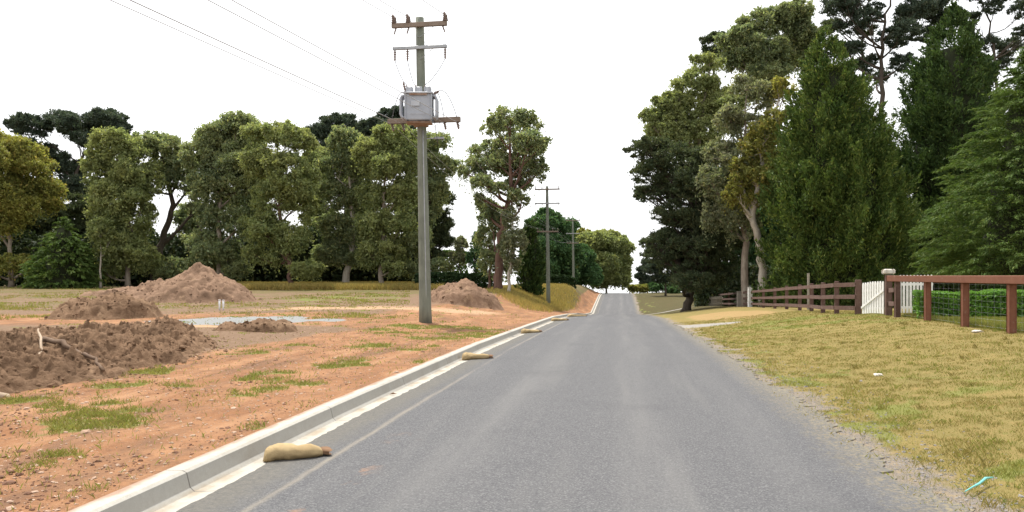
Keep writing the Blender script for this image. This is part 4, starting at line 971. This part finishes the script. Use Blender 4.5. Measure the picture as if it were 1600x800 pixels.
# teal strip of string in the grass
mb = MB(); P = []
for k, (px, py) in enumerate([(1508, 741), (1520, 737), (1530, 731), (1540, 726), (1552, 723)]):
    Y = 1.42*F/(py-HOR)+.02; x = (px-800)*Y/F; P.append((x, Y, gz(x, Y)+.05+.012*(k % 2)))
mb.tube(P, [.004, .006, .010, .011, .005], 6)
M['teal'] = plain_mat('teal_plastic', (.16, .50, .46), None, .4)
tag(mb.build('plastic_twine', M['teal'], origin=P[0]), 'short strip of teal plastic twine in the dry grass at lower right', 'litter')

# ------------------------------------------------------------------ sandbags
def sand_mat():
    t = NT('hessian'); p = t.obj()
    w1 = t.n('ShaderNodeTexWave', Vector=p, Scale=55, Distortion=1.5); w2 = t.n('ShaderNodeTexWave', _bands_direction='Y', Vector=p, Scale=55, Distortion=1.5)
    wv = t.math('MULTIPLY', w1.outputs[1], w2.outputs[1]); n = t.noise(p, 6, 5)
    col = t.mix(t.ramp(n, .3, .7), (.46, .345, .19), (.35, .255, .135))
    col = t.mix(t.math('MULTIPLY', wv, .25), col, (.58, .46, .28))
    return t.principled(col, .9, t.bump(t.math('ADD', wv, t.math('ADD', n, t.noise(p, 22, 4))), .55, .008), spec=.05)
M['sack'] = sand_mat()
M['sack_in'] = plain_mat('stained_hessian', (.20, .115, .065), (.11, .06, .035), .9)
def sandbag(label, pA, pB, Y0, length, r, lump, seed, tail=True):
    """pA closed end px, pB mouth px (image); lies on gutter/road"""
    uA, uB = pA, pB
    root = None
    A = np.array([uA[0]+RS*uA[1], uA[1]]); B = np.array([uB[0]+RS*uB[1], uB[1]])
    dirv = (B-A)/np.linalg.norm(B-A); L = np.linalg.norm(B-A); nrm = np.array([-dirv[1], dirv[0]])
    n, m = 34, 26; V = []
    z0 = float(zroad(A[1]))
    for j in range(n):
        t = j/(n-1)
        w = lump(t); hgt = w*.72
        cen = A+dirv*L*t+nrm*.02*math.sin(t*5+seed)
        zr = float(zroad(cen[1]))+(.03 if True else 0)*(1-((cen[0]-RS*cen[1]+.35)/2.7)**2)*1.0 if abs(cen[0]-RS*cen[1]+.35) < 2.7 else float(zroad(cen[1]))-.008
        for i in range(m):
            a = 2*PI*i/m
            wr = 1+.07*(fbm(np.array([t*16.]), np.array([math.cos(a)*4+5]), np.array([math.sin(a)*4]), s=seed+3, o=2)[0]-.5)*2+.16*(fbm(np.array([t*7.]), np.array([math.cos(a)*1.5+5]), np.array([math.sin(a)*1.5]), s=seed, o=3)[0]-.5)*2+.03*math.sin(a*9+t*3)*max(0, t-.75)*4
            y = math.cos(a)*w*wr; z = math.sin(a)*hgt*wr
            z = z+hgt*.86 if z > -hgt*.86 else 0
            p = cen+nrm*y
            V.append((p[0]-A[0], p[1]-A[1], zr-z0+max(z, 0)+.004))
    Fs = [(j*m+i, j*m+(i+1) % m, (j+1)*m+(i+1) % m, (j+1)*m+i) for j in range(n-1) for i in range(m)]
    root = empty('sandbag', (A[0], A[1], z0), label, 'sandbag', 'sandbags in the gutter')
    # closed end cap: fan collapsed by the first ring being tiny
    raw_mesh('sack', V, np.array(Fs), M['sack'], root, smooth=True)
    if tail:
        V2 = []; n2 = 7; zb = V[(n-1)*m][2]
        C = A+dirv*L; w = lump(1.0)
        for j in range(n2):
            t = j/(n2-1)
            for i in range(m):
                a = 2*PI*i/m; fr = 1+.14*t*math.sin(a*5+seed)+.10*t*math.sin(a*9)
                y = math.cos(a)*(w*1.04+.03*t)*fr; z = (math.sin(a)*.72*(w*1.04+.015*t)*fr)
                z = z+w*.72*.86 if z > -w*.6 else 0
                p = C+dirv*(-.012+.075*t*(1+.22*math.sin(a*3+seed)+.1*math.sin(a*8)))+nrm*y
                zr = float(zroad(p[1]))+.02
                V2.append((p[0]-A[0], p[1]-A[1], zr-z0+max(z, 0)*(1-.25*t)+.004))
        F2 = [(j*m+i, j*m+(i+1) % m, (j+1)*m+(i+1) % m, (j+1)*m+i) for j in range(n2-1) for i in range(m)]
        raw_mesh('open_mouth', V2, np.array(F2), M['sack_in'], root, smooth=True)
    return root
def fat(t):                                   # closed round end, slight waist, tied neck
    return .004+np.interp(t, [0, .015, .05, .12, .25, .5, .62, .78, .9, 1], [0, .045, .075, .094, .100, .086, .076, .082, .068, .042])
def thin(t):
    return .004+np.interp(t, [0, .02, .06, .14, .25, .5, .8, .95, 1], [0, .06, .095, .115, .10, .075, .07, .06, .045])
sandbag('plump sandy coloured sandbag with open mouth nearest the camera in the gutter', (-3.12, 6.72), (-2.67, 6.90), 0, 0, 0, fat, 1)
sandbag('second sandbag from the camera, flatter with one thick end', (-3.18, 15.5), (-2.66, 15.68), 0, 0, 0, thin, 2)
sandbag('third sandbag from the camera, small in the bend of the gutter', (-3.2, 25.0), (-2.64, 25.3), 0, 0, 0, thin, 3)
sandbag('fourth sandbag from the camera, barely visible far along the gutter', (-3.2, 36.0), (-2.5, 36.5), 0, 0, 0, thin, 4)
sandbag('farthest sandbag, a pale speck where the kerb drops out of sight', (-3.16, 46.5), (-2.1, 47.6), 0, 0, 0, thin, 5)
# dead leaf in the gutter
P = [(-3.13+RS*10.6, 10.6)]
mb = MB(); mb.add([(-.05, 0, .01), (0, -.025, .03), (.06, .0, .015), (.0, .03, .035), (0, 0, .012)], [(0, 1, 4), (1, 2, 4), (2, 3, 4), (3, 0, 4)])
o = mb.build('dead_leaf', M['sack_in']); o.location = (-3.13+RS*10.6, 10.6, float(zroad(10.6))+.0); tag(o, 'curled brown dead leaf lying in the concrete gutter', 'leaf')

# ------------------------------------------------------------------ power poles
M['pole_wood'] = bark_mat('weathered_pole_timber', (.145, .158, .128), (.215, .228, .185), 4)
M['pole_brown'] = wood_mat('brown_crossarm_timber', (.20, .155, .12), (.28, .22, .18), .9, 5)
M['arm_grey'] = plain_mat('galvanised_steel', (.36, .37, .38), (.28, .29, .30), .5, 6, .3)
M['porcelain'] = plain_mat('brown_porcelain', (.16, .11, .09), (.20, .15, .13), .25, 6)
M['tank'] = plain_mat('grey_transformer_paint', (.36, .38, .42), (.31, .33, .37), .45, 4)
M['tank_pale'] = plain_mat('pale_grey_paint', (.46, .48, .52), None, .45, 4)
M['rust'] = plain_mat('rusty_steel', (.22, .13, .085), (.32, .25, .21), .85, 7)
M['cable'] = plain_mat('dark_cable', (.10, .10, .105), None, .6)
M['wire'] = plain_mat('aluminium_line', (.34, .34, .35), (.28, .28, .29), .5)
ARM = np.array([1, -.153, 0]); ARM /= np.linalg.norm(ARM)
FWD = np.array([.153, 1, 0]); FWD /= np.linalg.norm(FWD)
def insul(h=.30, r=.055):
    pr = [(0, .02)]
    for k in range(4): pr += [(h*(.15+.2*k), r*.5), (h*(.2+.2*k), r*(1.15-.12*k)), (h*(.27+.2*k), r*.5)]
    return pr+[(h, .02)]
P1 = np.array([-3.13, 27.8, 0.]); P1[2] = gz(P1[0], P1[1])
P2 = np.array([3.37, 71., 0.]); P2[2] = gz(P2[0], P2[1])
P3 = np.array([10.1, 126., 0.]); P3[2] = gz(P3[0], P3[1])
H1 = 11.03-P1[2]; LEAN = np.array([-.21, 0, 1.])
def pole_xy(z): return np.array([-.21*z/H1, 0, z])
HVZ = 10.72-P1[2]; SUBZ = 9.90-P1[2]; LVZ = 7.35-P1[2]
def make_pole1():
    root = empty('power_pole', tuple(P1), 'tall weathered timber power pole with grey transformer standing in the dirt at left centre', 'power pole', 'power poles')
    mb = MB(); zs = np.linspace(-.3, H1, 14); mb.tube([pole_xy(z) for z in zs], np.interp(zs, [-.3, .1, 4, 7, H1], [.25, .225, .19, .165, .15]), 14, wob=.03)
    mb.build('pole', M['pole_wood'], root)
    mb = MB(); mb.tube([pole_xy(z)+np.array([.06, -.185, 0]) for z in np.linspace(.2, 6.9, 8)], .022, 8); mb.build('conduit', M['arm_grey'], root)
    c = pole_xy(HVZ)+np.array([0, -.2, 0])
    mb = MB(); mb.beam(c-ARM*1.02, c+ARM*1.02, .13, .17, .012); arm = mb.build('crossarm', M['pole_brown'], root)
    for s in (-.95, -.42, .95):
        for f in ((-.1, .1) if s < .9 else (-.1, .1)):
            mb = MB(); b = c+ARM*s+np.array([0, 0, .06]); mb.lathe(b, insul(.34, .085), 10, axis=np.array([0, 0, 1.])+FWD*f*4*(1 if abs(s) > .6 else 1))
            mb.build('insulator', M['porcelain'], arm)
        mb = MB(); b = c+ARM*(s*.9)+np.array([0, 0, -.06]); mb.lathe(b, insul(.26, .045), 8, axis=(.35*np.sign(s), .2, -1.)); mb.build('insulator', M['porcelain'], arm)
    for s in (-1, 1):
        mb = MB(); mb.beam(c+ARM*s*.55+np.array([0, .03, -.06]), pole_xy(HVZ-.45)+np.array([0, -.16, 0]), .03, .008); mb.build('brace', M['arm_grey'], root)
    c2 = pole_xy(SUBZ)+np.array([0, -.2, 0])
    mb = MB(); mb.beam(c2-ARM*1.0, c2+ARM*1.0, .10, .12, .01); arm2 = mb.build('crossarm', M['arm_grey'], root)
    for s in (-.92, -.45, .94):
        mb = MB(); mb.lathe(c2+ARM*s+np.array([0, 0, -.045]), insul(.42, .06), 8, axis=(0, 0, -1)); mb.build('fuse', M['porcelain'], arm2)
    mb = MB(); mb.beam(c2+ARM*.5+np.array([0, .03, -.04]), pole_xy(SUBZ-.42)+np.array([0, -.16, 0]), .03, .008); mb.build('brace', M['arm_grey'], root)
    # low-voltage crossarm
    c3 = pole_xy(LVZ)+np.array([0, .18, 0])
    mb = MB(); mb.beam(c3-ARM*1.3, c3+ARM*1.42, .15, .19, .015); arm3 = mb.build('crossarm', M['pole_brown'], root)
    for s in (-1.15, -.75, .82, 1.3):
        mb = MB(); mb.lathe(c3+ARM*s+np.array([0, 0, -.06]), insul(.30, .07), 10, axis=(.2, .2, -1)); mb.build('insulator', M['porcelain'], arm3)
    mb = MB(); mb.beam(c3+ARM*.75+np.array([0, -.04, -.06]), pole_xy(LVZ-.55)+np.array([0, .1, 0]), .035, .008); mb.build('brace', M['arm_grey'], root)
    # transformer: body, rusty lid band, radiator pipes, bushings, hanger
    zt = 1.6+(HOR-197)*27.6/F-P1[2]; ct = pole_xy(zt)+np.array([-.02, -.62, 0])
    mb = MB(); mb.box(ct+np.array([0, 0, .56]), (.98, .62, .98), bev=.05); tank = mb.build('transformer', M['tank'], root)
    mb = MB(); mb.box(ct+np.array([0, 0, 1.035]), (1.04, .68, .05), bev=.012); mb.build('lid', M['tank_pale'], tank)
    mb = MB(); mb.box(ct+np.array([0, -.313, .98]), (.62, .008, .07)); mb.build('rust_stain', M['rust'], tank)
    mb = MB(); mb.box(ct+np.array([0, -.314, .30]), (.66, .01, .012)); mb.box(ct+np.array([-.1, -.314, .66]), (.3, .006, .18)); mb.build('plate', M['tank_pale'], tank)
    mb = MB(); mb.box(ct+np.array([0, .05, .035]), (.9, .5, .07), bev=.01); mb.beam(ct+np.array([0, .2, .03]), ct+np.array([.02, .62, .03]), .5, .08); mb.build('platform', M['rust'], tank)
    for s in (-1, 1):
        for dy in (-.2, 0, .2):
            mb = MB(); x = s*.49
            mb.tube([ct+np.array([x, dy, .95]), ct+np.array([x+s*.10, dy, .93]), ct+np.array([x+s*.14, dy, .84]), ct+np.array([x+s*.14, dy, .3]), ct+np.array([x+s*.10, dy, .2]), ct+np.array([x, dy, .18])], .045, 8)
            mb.build('radiator_pipe', M['tank'], tank)
    for dx in (-.32, 0., .32):
        mb = MB(); mb.box(ct+np.array([dx, -.12, 1.16]), (.24, .26, .22), bev=.03); mb.build('bushing_box', M['tank_pale'], tank)
        mb = MB(); mb.lathe(ct+np.array([dx-.14, .12, 1.06]), insul(.34, .05), 10); mb.build('bushing', M['porcelain'], tank)
    mb = MB(); mb.lathe(ct+np.array([-.45, -.1, 1.04]), insul(.42, .06), 10, axis=(-.25, 0, 1)); mb.build('bushing', M['porcelain'], tank)
    mb = MB(); mb.lathe(ct+np.array([.46, -.1, .98]), insul(.3, .07), 10, axis=(.8, 0, .5)); mb.build('bushing', M['porcelain'], tank)
    def lead(a, b, sag):
        a = np.array(a); b = np.array(b); mid = (a+b)/2+np.array([0, 0, sag])
        q = MB(); q.tube(bez(a, mid, b, 9), .013, 5); q.build('lead', M['cable'], root)
    lead(ct+np.array([-.5, -.1, 1.05]), c3-ARM*1.15+np.array([0, 0, .05]), .75)
    lead(ct+np.array([.55, -.1, 1.1]), c3+ARM*.82+np.array([0, 0, .05]), .65)
    lead(ct+np.array([.55, -.1, 1.02]), c3+ARM*1.3+np.array([0, 0, .05]), .95)
    lead(ct+np.array([.46, -.1, .9]), c3+ARM*.6+np.array([0, 0, -.9]), -.3)
    for s in (-.92, -.45, .94):
        lead(c2+ARM*s+np.array([0, 0, -.44]), ct+np.array([.32*np.sign(s)*(1 if abs(s) > .6 else .1)-.14, .12, 1.4]), -.25)
    mb = MB(); mb.box(pole_xy(LVZ-1.0)+np.array([.62, -.05, .32]), (.36, .1, .1), bev=.03); mb.beam(pole_xy(LVZ-.7)+np.array([.1, 0, 0]), pole_xy(LVZ-.7)+np.array([.8, -.05, .05]), .03, .03); mb.build('lamp_arm', M['arm_grey'], root)
    return root
make_pole1()
def make_far_pole(P, top_z, z2, lv, label, w=1.0):
    root = empty('power_pole', tuple(P), label, 'power pole', 'power poles')
    h = top_z-P[2]; lean = np.array([-.02*h*.6, 0, 0])
    at_ = lambda z: lean*(z/h)+np.array([0, 0, z])
    mb = MB(); mb.tube([at_(z) for z in np.linspace(-.3, h, 8)], np.linspace(.2, .12, 8), 12); mb.build('pole', M['pole_wood'], root)
    for k, (z, half) in enumerate(((h-.3, 1.15), (z2-P[2], 1.15), (lv-P[2], 1.0))):
        c = at_(z)+np.array([0, -.17, 0]); mb = MB(); mb.beam(c-ARM*half*w, c+ARM*half*w, .10, .12, .01); arm = mb.build('crossarm', M['pole_brown'] if k != 1 else M['arm_grey'], root)
        for s in ((-1, -.45, 1) if k < 2 else (-1, -.5, .5, 1)):
            mb = MB(); mb.lathe(c+ARM*s*half*.93*w+np.array([0, 0, .05]), insul(.26, .055), 8, axis=(0, 0, 1 if k != 1 else -1)); mb.build('insulator', M['porcelain'], arm)
    return root
top2 = 1.6+(HOR-291)*71/F; top3 = 1.6+(HOR-342)*126/F
make_far_pole(P2, top2, 1.6+(HOR-318)*71/F, 1.6+(HOR-362)*71/F, 'slim grey timber power pole with two crossarms standing on the grassy bank beside the kerb')
make_far_pole(P3, top3, 1.6+(HOR-365)*126/F, 1.6+(HOR-380)*126/F, 'farthest power pole, half hidden by the dark trees near the crest')
def wire(label, pts, sag, r=.012):
    mb = MB(); path = []
    for a, b, s in zip(pts[:-1], pts[1:], sag):
        a = np.array(a); b = np.array(b); n = 22
        for i in range(n if b is not pts[-1] else n+1):
            t = i/n; q = a*(1-t)+b*t; q[2] -= s*4*t*(1-t); path.append(q)
    mb.tube(path, [r if q[1] < P1[1] else .005 for q in path], 5)
    tag(mb.build('power_line', M['wire'], origin=tuple(path[0])), label, 'power line', 'power lines')
PB = P1-np.array([.33, 1, 0])*43; PB[2] = .3                       # the next pole behind the camera
c1 = P1+pole_xy(HVZ)+np.array([0, -.2, .3])
for s, lab in ((-.95, 'thin power line to the left end of the top crossarm'), (-.42, 'thin power line to the middle of the top crossarm'), (.95, 'thin power line to the right end of the top crossarm')):
    a = PB+np.array([0, 0, 10.9])+ARM*s; b = c1+ARM*s; c = P2+np.array([-.1, -.17, top2-P2[2]-.05])+ARM*s*1.1; d = P3+np.array([-.1, -.17, top3-P3[2]-.05])+ARM*s*1.1
    wire(lab, [a, b, c, d], [.8, .8, .6], .012)
c3 = P1+pole_xy(LVZ)+np.array([0, .18, -.1])
lvz2 = 1.6+(HOR-362)*71/F; lvz3 = 1.6+(HOR-380)*126/F
for k, (s, lab) in enumerate(((-1.15, 'lowest power line at upper left, running to the transformer crossarm'), (-.75, 'thickest power line at upper left, second lowest of the four low ones'),
               (.82, 'power line running in behind the transformer, second highest of the low four'), (1.3, 'highest of the four low power lines, ending right of the transformer'))):
    a = PB+np.array([0, 0, 7.9])+ARM*s; b = c3+ARM*s; c = np.array([P2[0]-.05, P2[1]-.17, lvz2+.25])+ARM*s*.72; d = np.array([P3[0]-.05, P3[1]-.17, lvz3+.25])+ARM*s*.72
    wire(lab, [a, b, c, d], [.15, .8, .6], .014 if k == 1 else .011)

# ------------------------------------------------------------------ fences
M['red_wood'] = wood_mat('red_brown_stained_timber', (.165, .062, .036), (.215, .09, .052), .75, 5, (.20, .115, .08))
M['dark_wood'] = wood_mat('weathered_brown_timber', (.11, .062, .05), (.165, .10, .08), .85, 5, (.21, .165, .14))
M['grey_wood'] = wood_mat('silver_grey_timber', (.30, .27, .22), (.40, .36, .30), .9, 5)
M['mesh_wire'] = plain_mat('galvanised_mesh_wire', (.42, .43, .44), None, .45)
def fx(u, Y): return (u+RS*Y, Y, gz(u+RS*Y, Y))
def near_fence():
    F0 = fx(8.42, 23.6)
    root = empty('bollard_fence', F0, 'red-brown timber fence with one heavy top rail and wire mesh, running off the right edge', 'fence')
    o = np.array(F0)
    Ys = [23.0, 20.75, 18.5, 16.3, 14.1, 11.9, 9.7]
    top = lambda Y: 1.6+.085*min(1, Y/20)
    for Y in Ys:
        p = np.array(fx(8.32, Y)); tz = top(Y)-.18
        mb = MB(); mb.box((p[0]-o[0], p[1]-o[1], (p[2]-.2+tz)/2-o[2]), (.15, .15, tz-p[2]+.2), rz=-.14, bev=.012); mb.build('post', M['dark_wood'] if Y > 22 else M['red_wood'], root)
    a = np.array([8.30+RS*23.6, 23.6, top(23.6)-.09]); b = np.array([8.30+RS*8.5, 8.5, top(8.5)-.09])
    mb = MB(); mb.beam(a-o, b-o, .20, .18, .012); mb.build('top_rail', M['red_wood'], root)
    mb = MB()
    for k in range(8):
        t = .06+.92*(k/7)**.9
        pa = np.array(fx(8.44, 23.0)); pb = np.array(fx(8.44, 9.7)); pts = []
        for Y in np.linspace(23, 9.7, 8):
            p = np.array(fx(8.44, Y)); p[2] += t*(top(Y)-.2-p[2]); pts.append(p-o)
        mb.tube(pts, .0016, 4, cap=False)
    for Y in np.arange(9.8, 23, .3):
        p = np.array(fx(8.44, Y)); mb.tube([p-o+np.array([0, 0, .05]), np.array([p[0], p[1], top(Y)-.2])-o], 0.0013, 4, cap=False)
    mb.build('wire_mesh', M['mesh_wire'], root)
    # corner return: cream capped post joined by short rails
    C = np.array(fx(8.61, 24.6)); D = np.array(fx(8.36, 23.35))
    for p, h in ((C, 1.31),):
        mb = MB(); mb.box(p-o+np.array([0, 0, h/2-.1]), (.19, .19, h+.2), rz=-.14, bev=.012); pc = mb.build('post', M['dark_wood'], root)
        mb = MB(); mb.box(p-o+np.array([0, 0, h+.10]), (.34, .34, .17), rz=-.14, bev=.04); mb.build('cream_cap', M['pale_rock'], pc)
    for h in (.38, .80, 1.18):
        mb = MB(); mb.beam(C+np.array([.0, 0, h])-o, D+np.array([0, 0, h])-o, .045, .14, .008); mb.build('rail', M['dark_wood'], root)
near_fence()
def rail_fence():
    pts = [(8.36, 26.9), (8.0, 28.3), (8.0, 30.2), (8.25, 33), (8.45, 36), (8.6, 39.5), (8.8, 43.5), (9.0, 48), (9.15, 53), (9.3, 59), (9.4, 66), (9.5, 74), (9.5, 81)]
    o = np.array(fx(*pts[0])); root = empty('rail_fence', tuple(o), 'weathered brown three-rail timber fence curving away behind the verge left of the white gate', 'fence')
    P = [np.array(fx(*q)) for q in pts]
    for k, p in enumerate(P):
        h = 1.22 if k == 0 else 1.2
        mb = MB(); mb.box(p-o+np.array([0, 0, h/2-.1]), (.2 if k == 0 else .15, .16, h+.2), rz=-.2, bev=.012); mb.build('post', M['dark_wood'], root)
    for a, b in zip(P[:-1], P[1:]):
        for h in (.22, .62, 1.05):
            off = np.array([-.09, 0, h])
            mb = MB(); mb.beam(a+off-o, b+off-o, .045, .15, .006, over=-.01); mb.build('rail', M['dark_wood'], root)
rail_fence()
def picket_panel(name, label, a, b, h, n, brace, cat, mat):
    a = np.array(a); b = np.array(b); root = empty(name, tuple(a), label, cat)
    d = b-a; L = np.linalg.norm(d[:2]); dx = d/np.linalg.norm(d); ang = math.atan2(d[1], d[0])
    nrm = np.array([math.sin(ang), -math.cos(ang), 0])
    for k in range(n):
        p = a+d*((k+.5)/n); w = L/n*.62
        z0 = gz(p[0], p[1])-a[2]+.04; hh = h
        mb = MB(); q = p-a; c, s = math.cos(ang), math.sin(ang); t = .011
        prof = [(-w/2, z0), (w/2, z0), (w/2, z0+hh-.06), (w*.22, z0+hh), (-w*.22, z0+hh), (-w/2, z0+hh-.06)]
        vs = [(q[0]+x*c-y*s+nrm[0]*.03, q[1]+x*s+y*c+nrm[1]*.03, z) for y in (-t, t) for x, z in prof]
        mb.add(vs, [tuple(range(6)), tuple(range(11, 5, -1))]+[(i, i+6, (i+1) % 6+6, (i+1) % 6) for i in range(6)])
        mb.build('picket', mat, root)
    for hh in (.22, h*.78):
        mb = MB(); mb.beam((0, 0, hh+gz(a[0], a[1])-a[2]), d+np.array([0, 0, hh+gz(b[0], b[1])-b[2]]), .03, .08, .004); mb.build('rail', mat, root)
    if brace:
        mb = MB(); mb.beam(nrm*.058+np.array([0, 0, .24]), nrm*.058+d+np.array([0, 0, h*.76]), .02, .07, .003); mb.build('brace', mat, root)
    return root
picket_panel('picket_gate', 'white picket gate with diagonal brace between the two brown timber posts', fx(8.43, 26.6), fx(8.63, 24.95), 1.06, 9, True, 'gate', M['white'])
picket_panel('picket_fence', 'white picket fence panel showing above the garden hedge behind the mesh fence', at(1404, 470, 26.5)[:2]+(gz(*at(1404, 470, 26.5)[:2]),), at(1458, 470, 26.2)[:2]+(gz(*at(1458, 470, 26.2)[:2]),), 1.3, 10, False, 'fence', M['white'])
post('timber_post', 'tall thin pale post standing behind the curved rail fence', 1263, 37.5, .10, 1.75, M['grey_wood'])
post('gate_post', 'short cream gate post in the middle of the curved rail fence, left one', 1155, 58, .34, 1.15, M['grey_wood'], 'post', group='cream gate posts')
post('gate_post', 'cream gate post with a white knob on top, right one in the curved rail fence', 1172, 53, .30, 1.35, M['white'], 'post', group='cream gate posts')
post('strainer_post', 'stout grey timber post at the far end of the rail fence beside the leaning trunk', 1100, 78, .42, 1.25, M['grey_wood'])
def wire_fence():
    a = np.array(fx(8.6, 79.2)); root = empty('paling_fence', tuple(a), 'low grey paling fence right of the stout grey post near the leaning tree', 'fence')
    b = np.array(fx(8.9, 66.5))
    for k in range(13):
        p = a+(b-a)*(k+.5)/13; z = gz(p[0], p[1]); mb = MB(); mb.box((p[0]-a[0], p[1]-a[1], z-a[2]+.42), (.13, .05, .9), bev=.008); mb.build('paling', M['grey_wood'], root)
    for h in (.25, .72):
        mb = MB(); mb.beam((0.06, 0, h), b-a+np.array([.06, 0, h]), .04, .08); mb.build('rail', M['grey_wood'], root)
wire_fence()

# ------------------------------------------------------------------ light, sky, camera
EL, AZX, AZY = 66, -.5, .87                     # sun high, ahead of the camera and slightly left
el = rad(EL); hn = math.hypot(AZX, AZY)
to_sun = np.array([math.cos(el)*AZX/hn, math.cos(el)*AZY/hn, math.sin(el)])
sd = bpy.data.lights.new('sun', 'SUN'); sd.energy = 3.2; sd.angle = rad(.6); sd.color = (1, .955, .88)
so = bpy.data.objects.new('sun', sd); COL.objects.link(so)
import mathutils
so.rotation_euler = mathutils.Vector(tuple(-to_sun)).to_track_quat('-Z', 'Y').to_euler()
w = bpy.data.worlds.new('World'); S.world = w; w.use_nodes = True
nt = w.node_tree; nt.nodes.clear()
sky = nt.nodes.new('ShaderNodeTexSky'); sky.sky_type = 'NISHITA'; sky.sun_disc = False
sky.sun_elevation = el; sky.sun_rotation = math.atan2(to_sun[0], to_sun[1])
sky.air_density = 1.0; sky.dust_density = 4.0; sky.ozone_density = 1.0
hs = nt.nodes.new('ShaderNodeHueSaturation'); hs.inputs['Saturation'].default_value = .16; hs.inputs['Value'].default_value = 1.0
mx = nt.nodes.new('ShaderNodeMix'); mx.data_type = 'RGBA'; mx.inputs[0].default_value = .5
mx.inputs[7].default_value = (8.2, 8.25, 8.3, 1)       # thin bright overcast veil
bg = nt.nodes.new('ShaderNodeBackground'); bg.inputs[1].default_value = .142
ow = nt.nodes.new('ShaderNodeOutputWorld')
tc = nt.nodes.new('ShaderNodeTexCoord'); sp = nt.nodes.new('ShaderNodeSeparateXYZ'); cb = nt.nodes.new('ShaderNodeCombineXYZ')
mz = nt.nodes.new('ShaderNodeMath'); mz.operation = 'MAXIMUM'; mz.inputs[1].default_value = .06      # sky at and below the horizon repeats this low band
nt.links.new(tc.outputs['Generated'], sp.inputs[0]); nt.links.new(sp.outputs[0], cb.inputs[0]); nt.links.new(sp.outputs[1], cb.inputs[1])
nt.links.new(sp.outputs[2], mz.inputs[0]); nt.links.new(mz.outputs[0], cb.inputs[2]); nt.links.new(cb.outputs[0], sky.inputs['Vector'])
nt.links.new(sky.outputs[0], hs.inputs['Color']); nt.links.new(hs.outputs[0], mx.inputs[6]); nt.links.new(mx.outputs[2], bg.inputs[0]); nt.links.new(bg.outputs[0], ow.inputs[0])

cd = bpy.data.cameras.new('camera'); cd.lens = 27; cd.sensor_width = 36; cd.clip_end = 4000; cd.clip_start = .05
cd.shift_y = (HOR-400)/1600
co = bpy.data.objects.new('camera', cd); COL.objects.link(co); co.location = (0, 0, EYE); co.rotation_euler = (rad(90), 0, 0)
S.camera = co
S.render.resolution_x, S.render.resolution_y = 1024, 512
S.view_settings.view_transform = 'Standard'; S.view_settings.look = 'None'
S.view_settings.exposure = .75; S.view_settings.gamma = 1; S.view_settings.use_curve_mapping = False
S.render.engine = 'CYCLES'
S.cycles.max_bounces = 8; S.cycles.diffuse_bounces = 6; S.cycles.glossy_bounces = 2; S.cycles.transmission_bounces = 6; S.cycles.transparent_max_bounces = 4
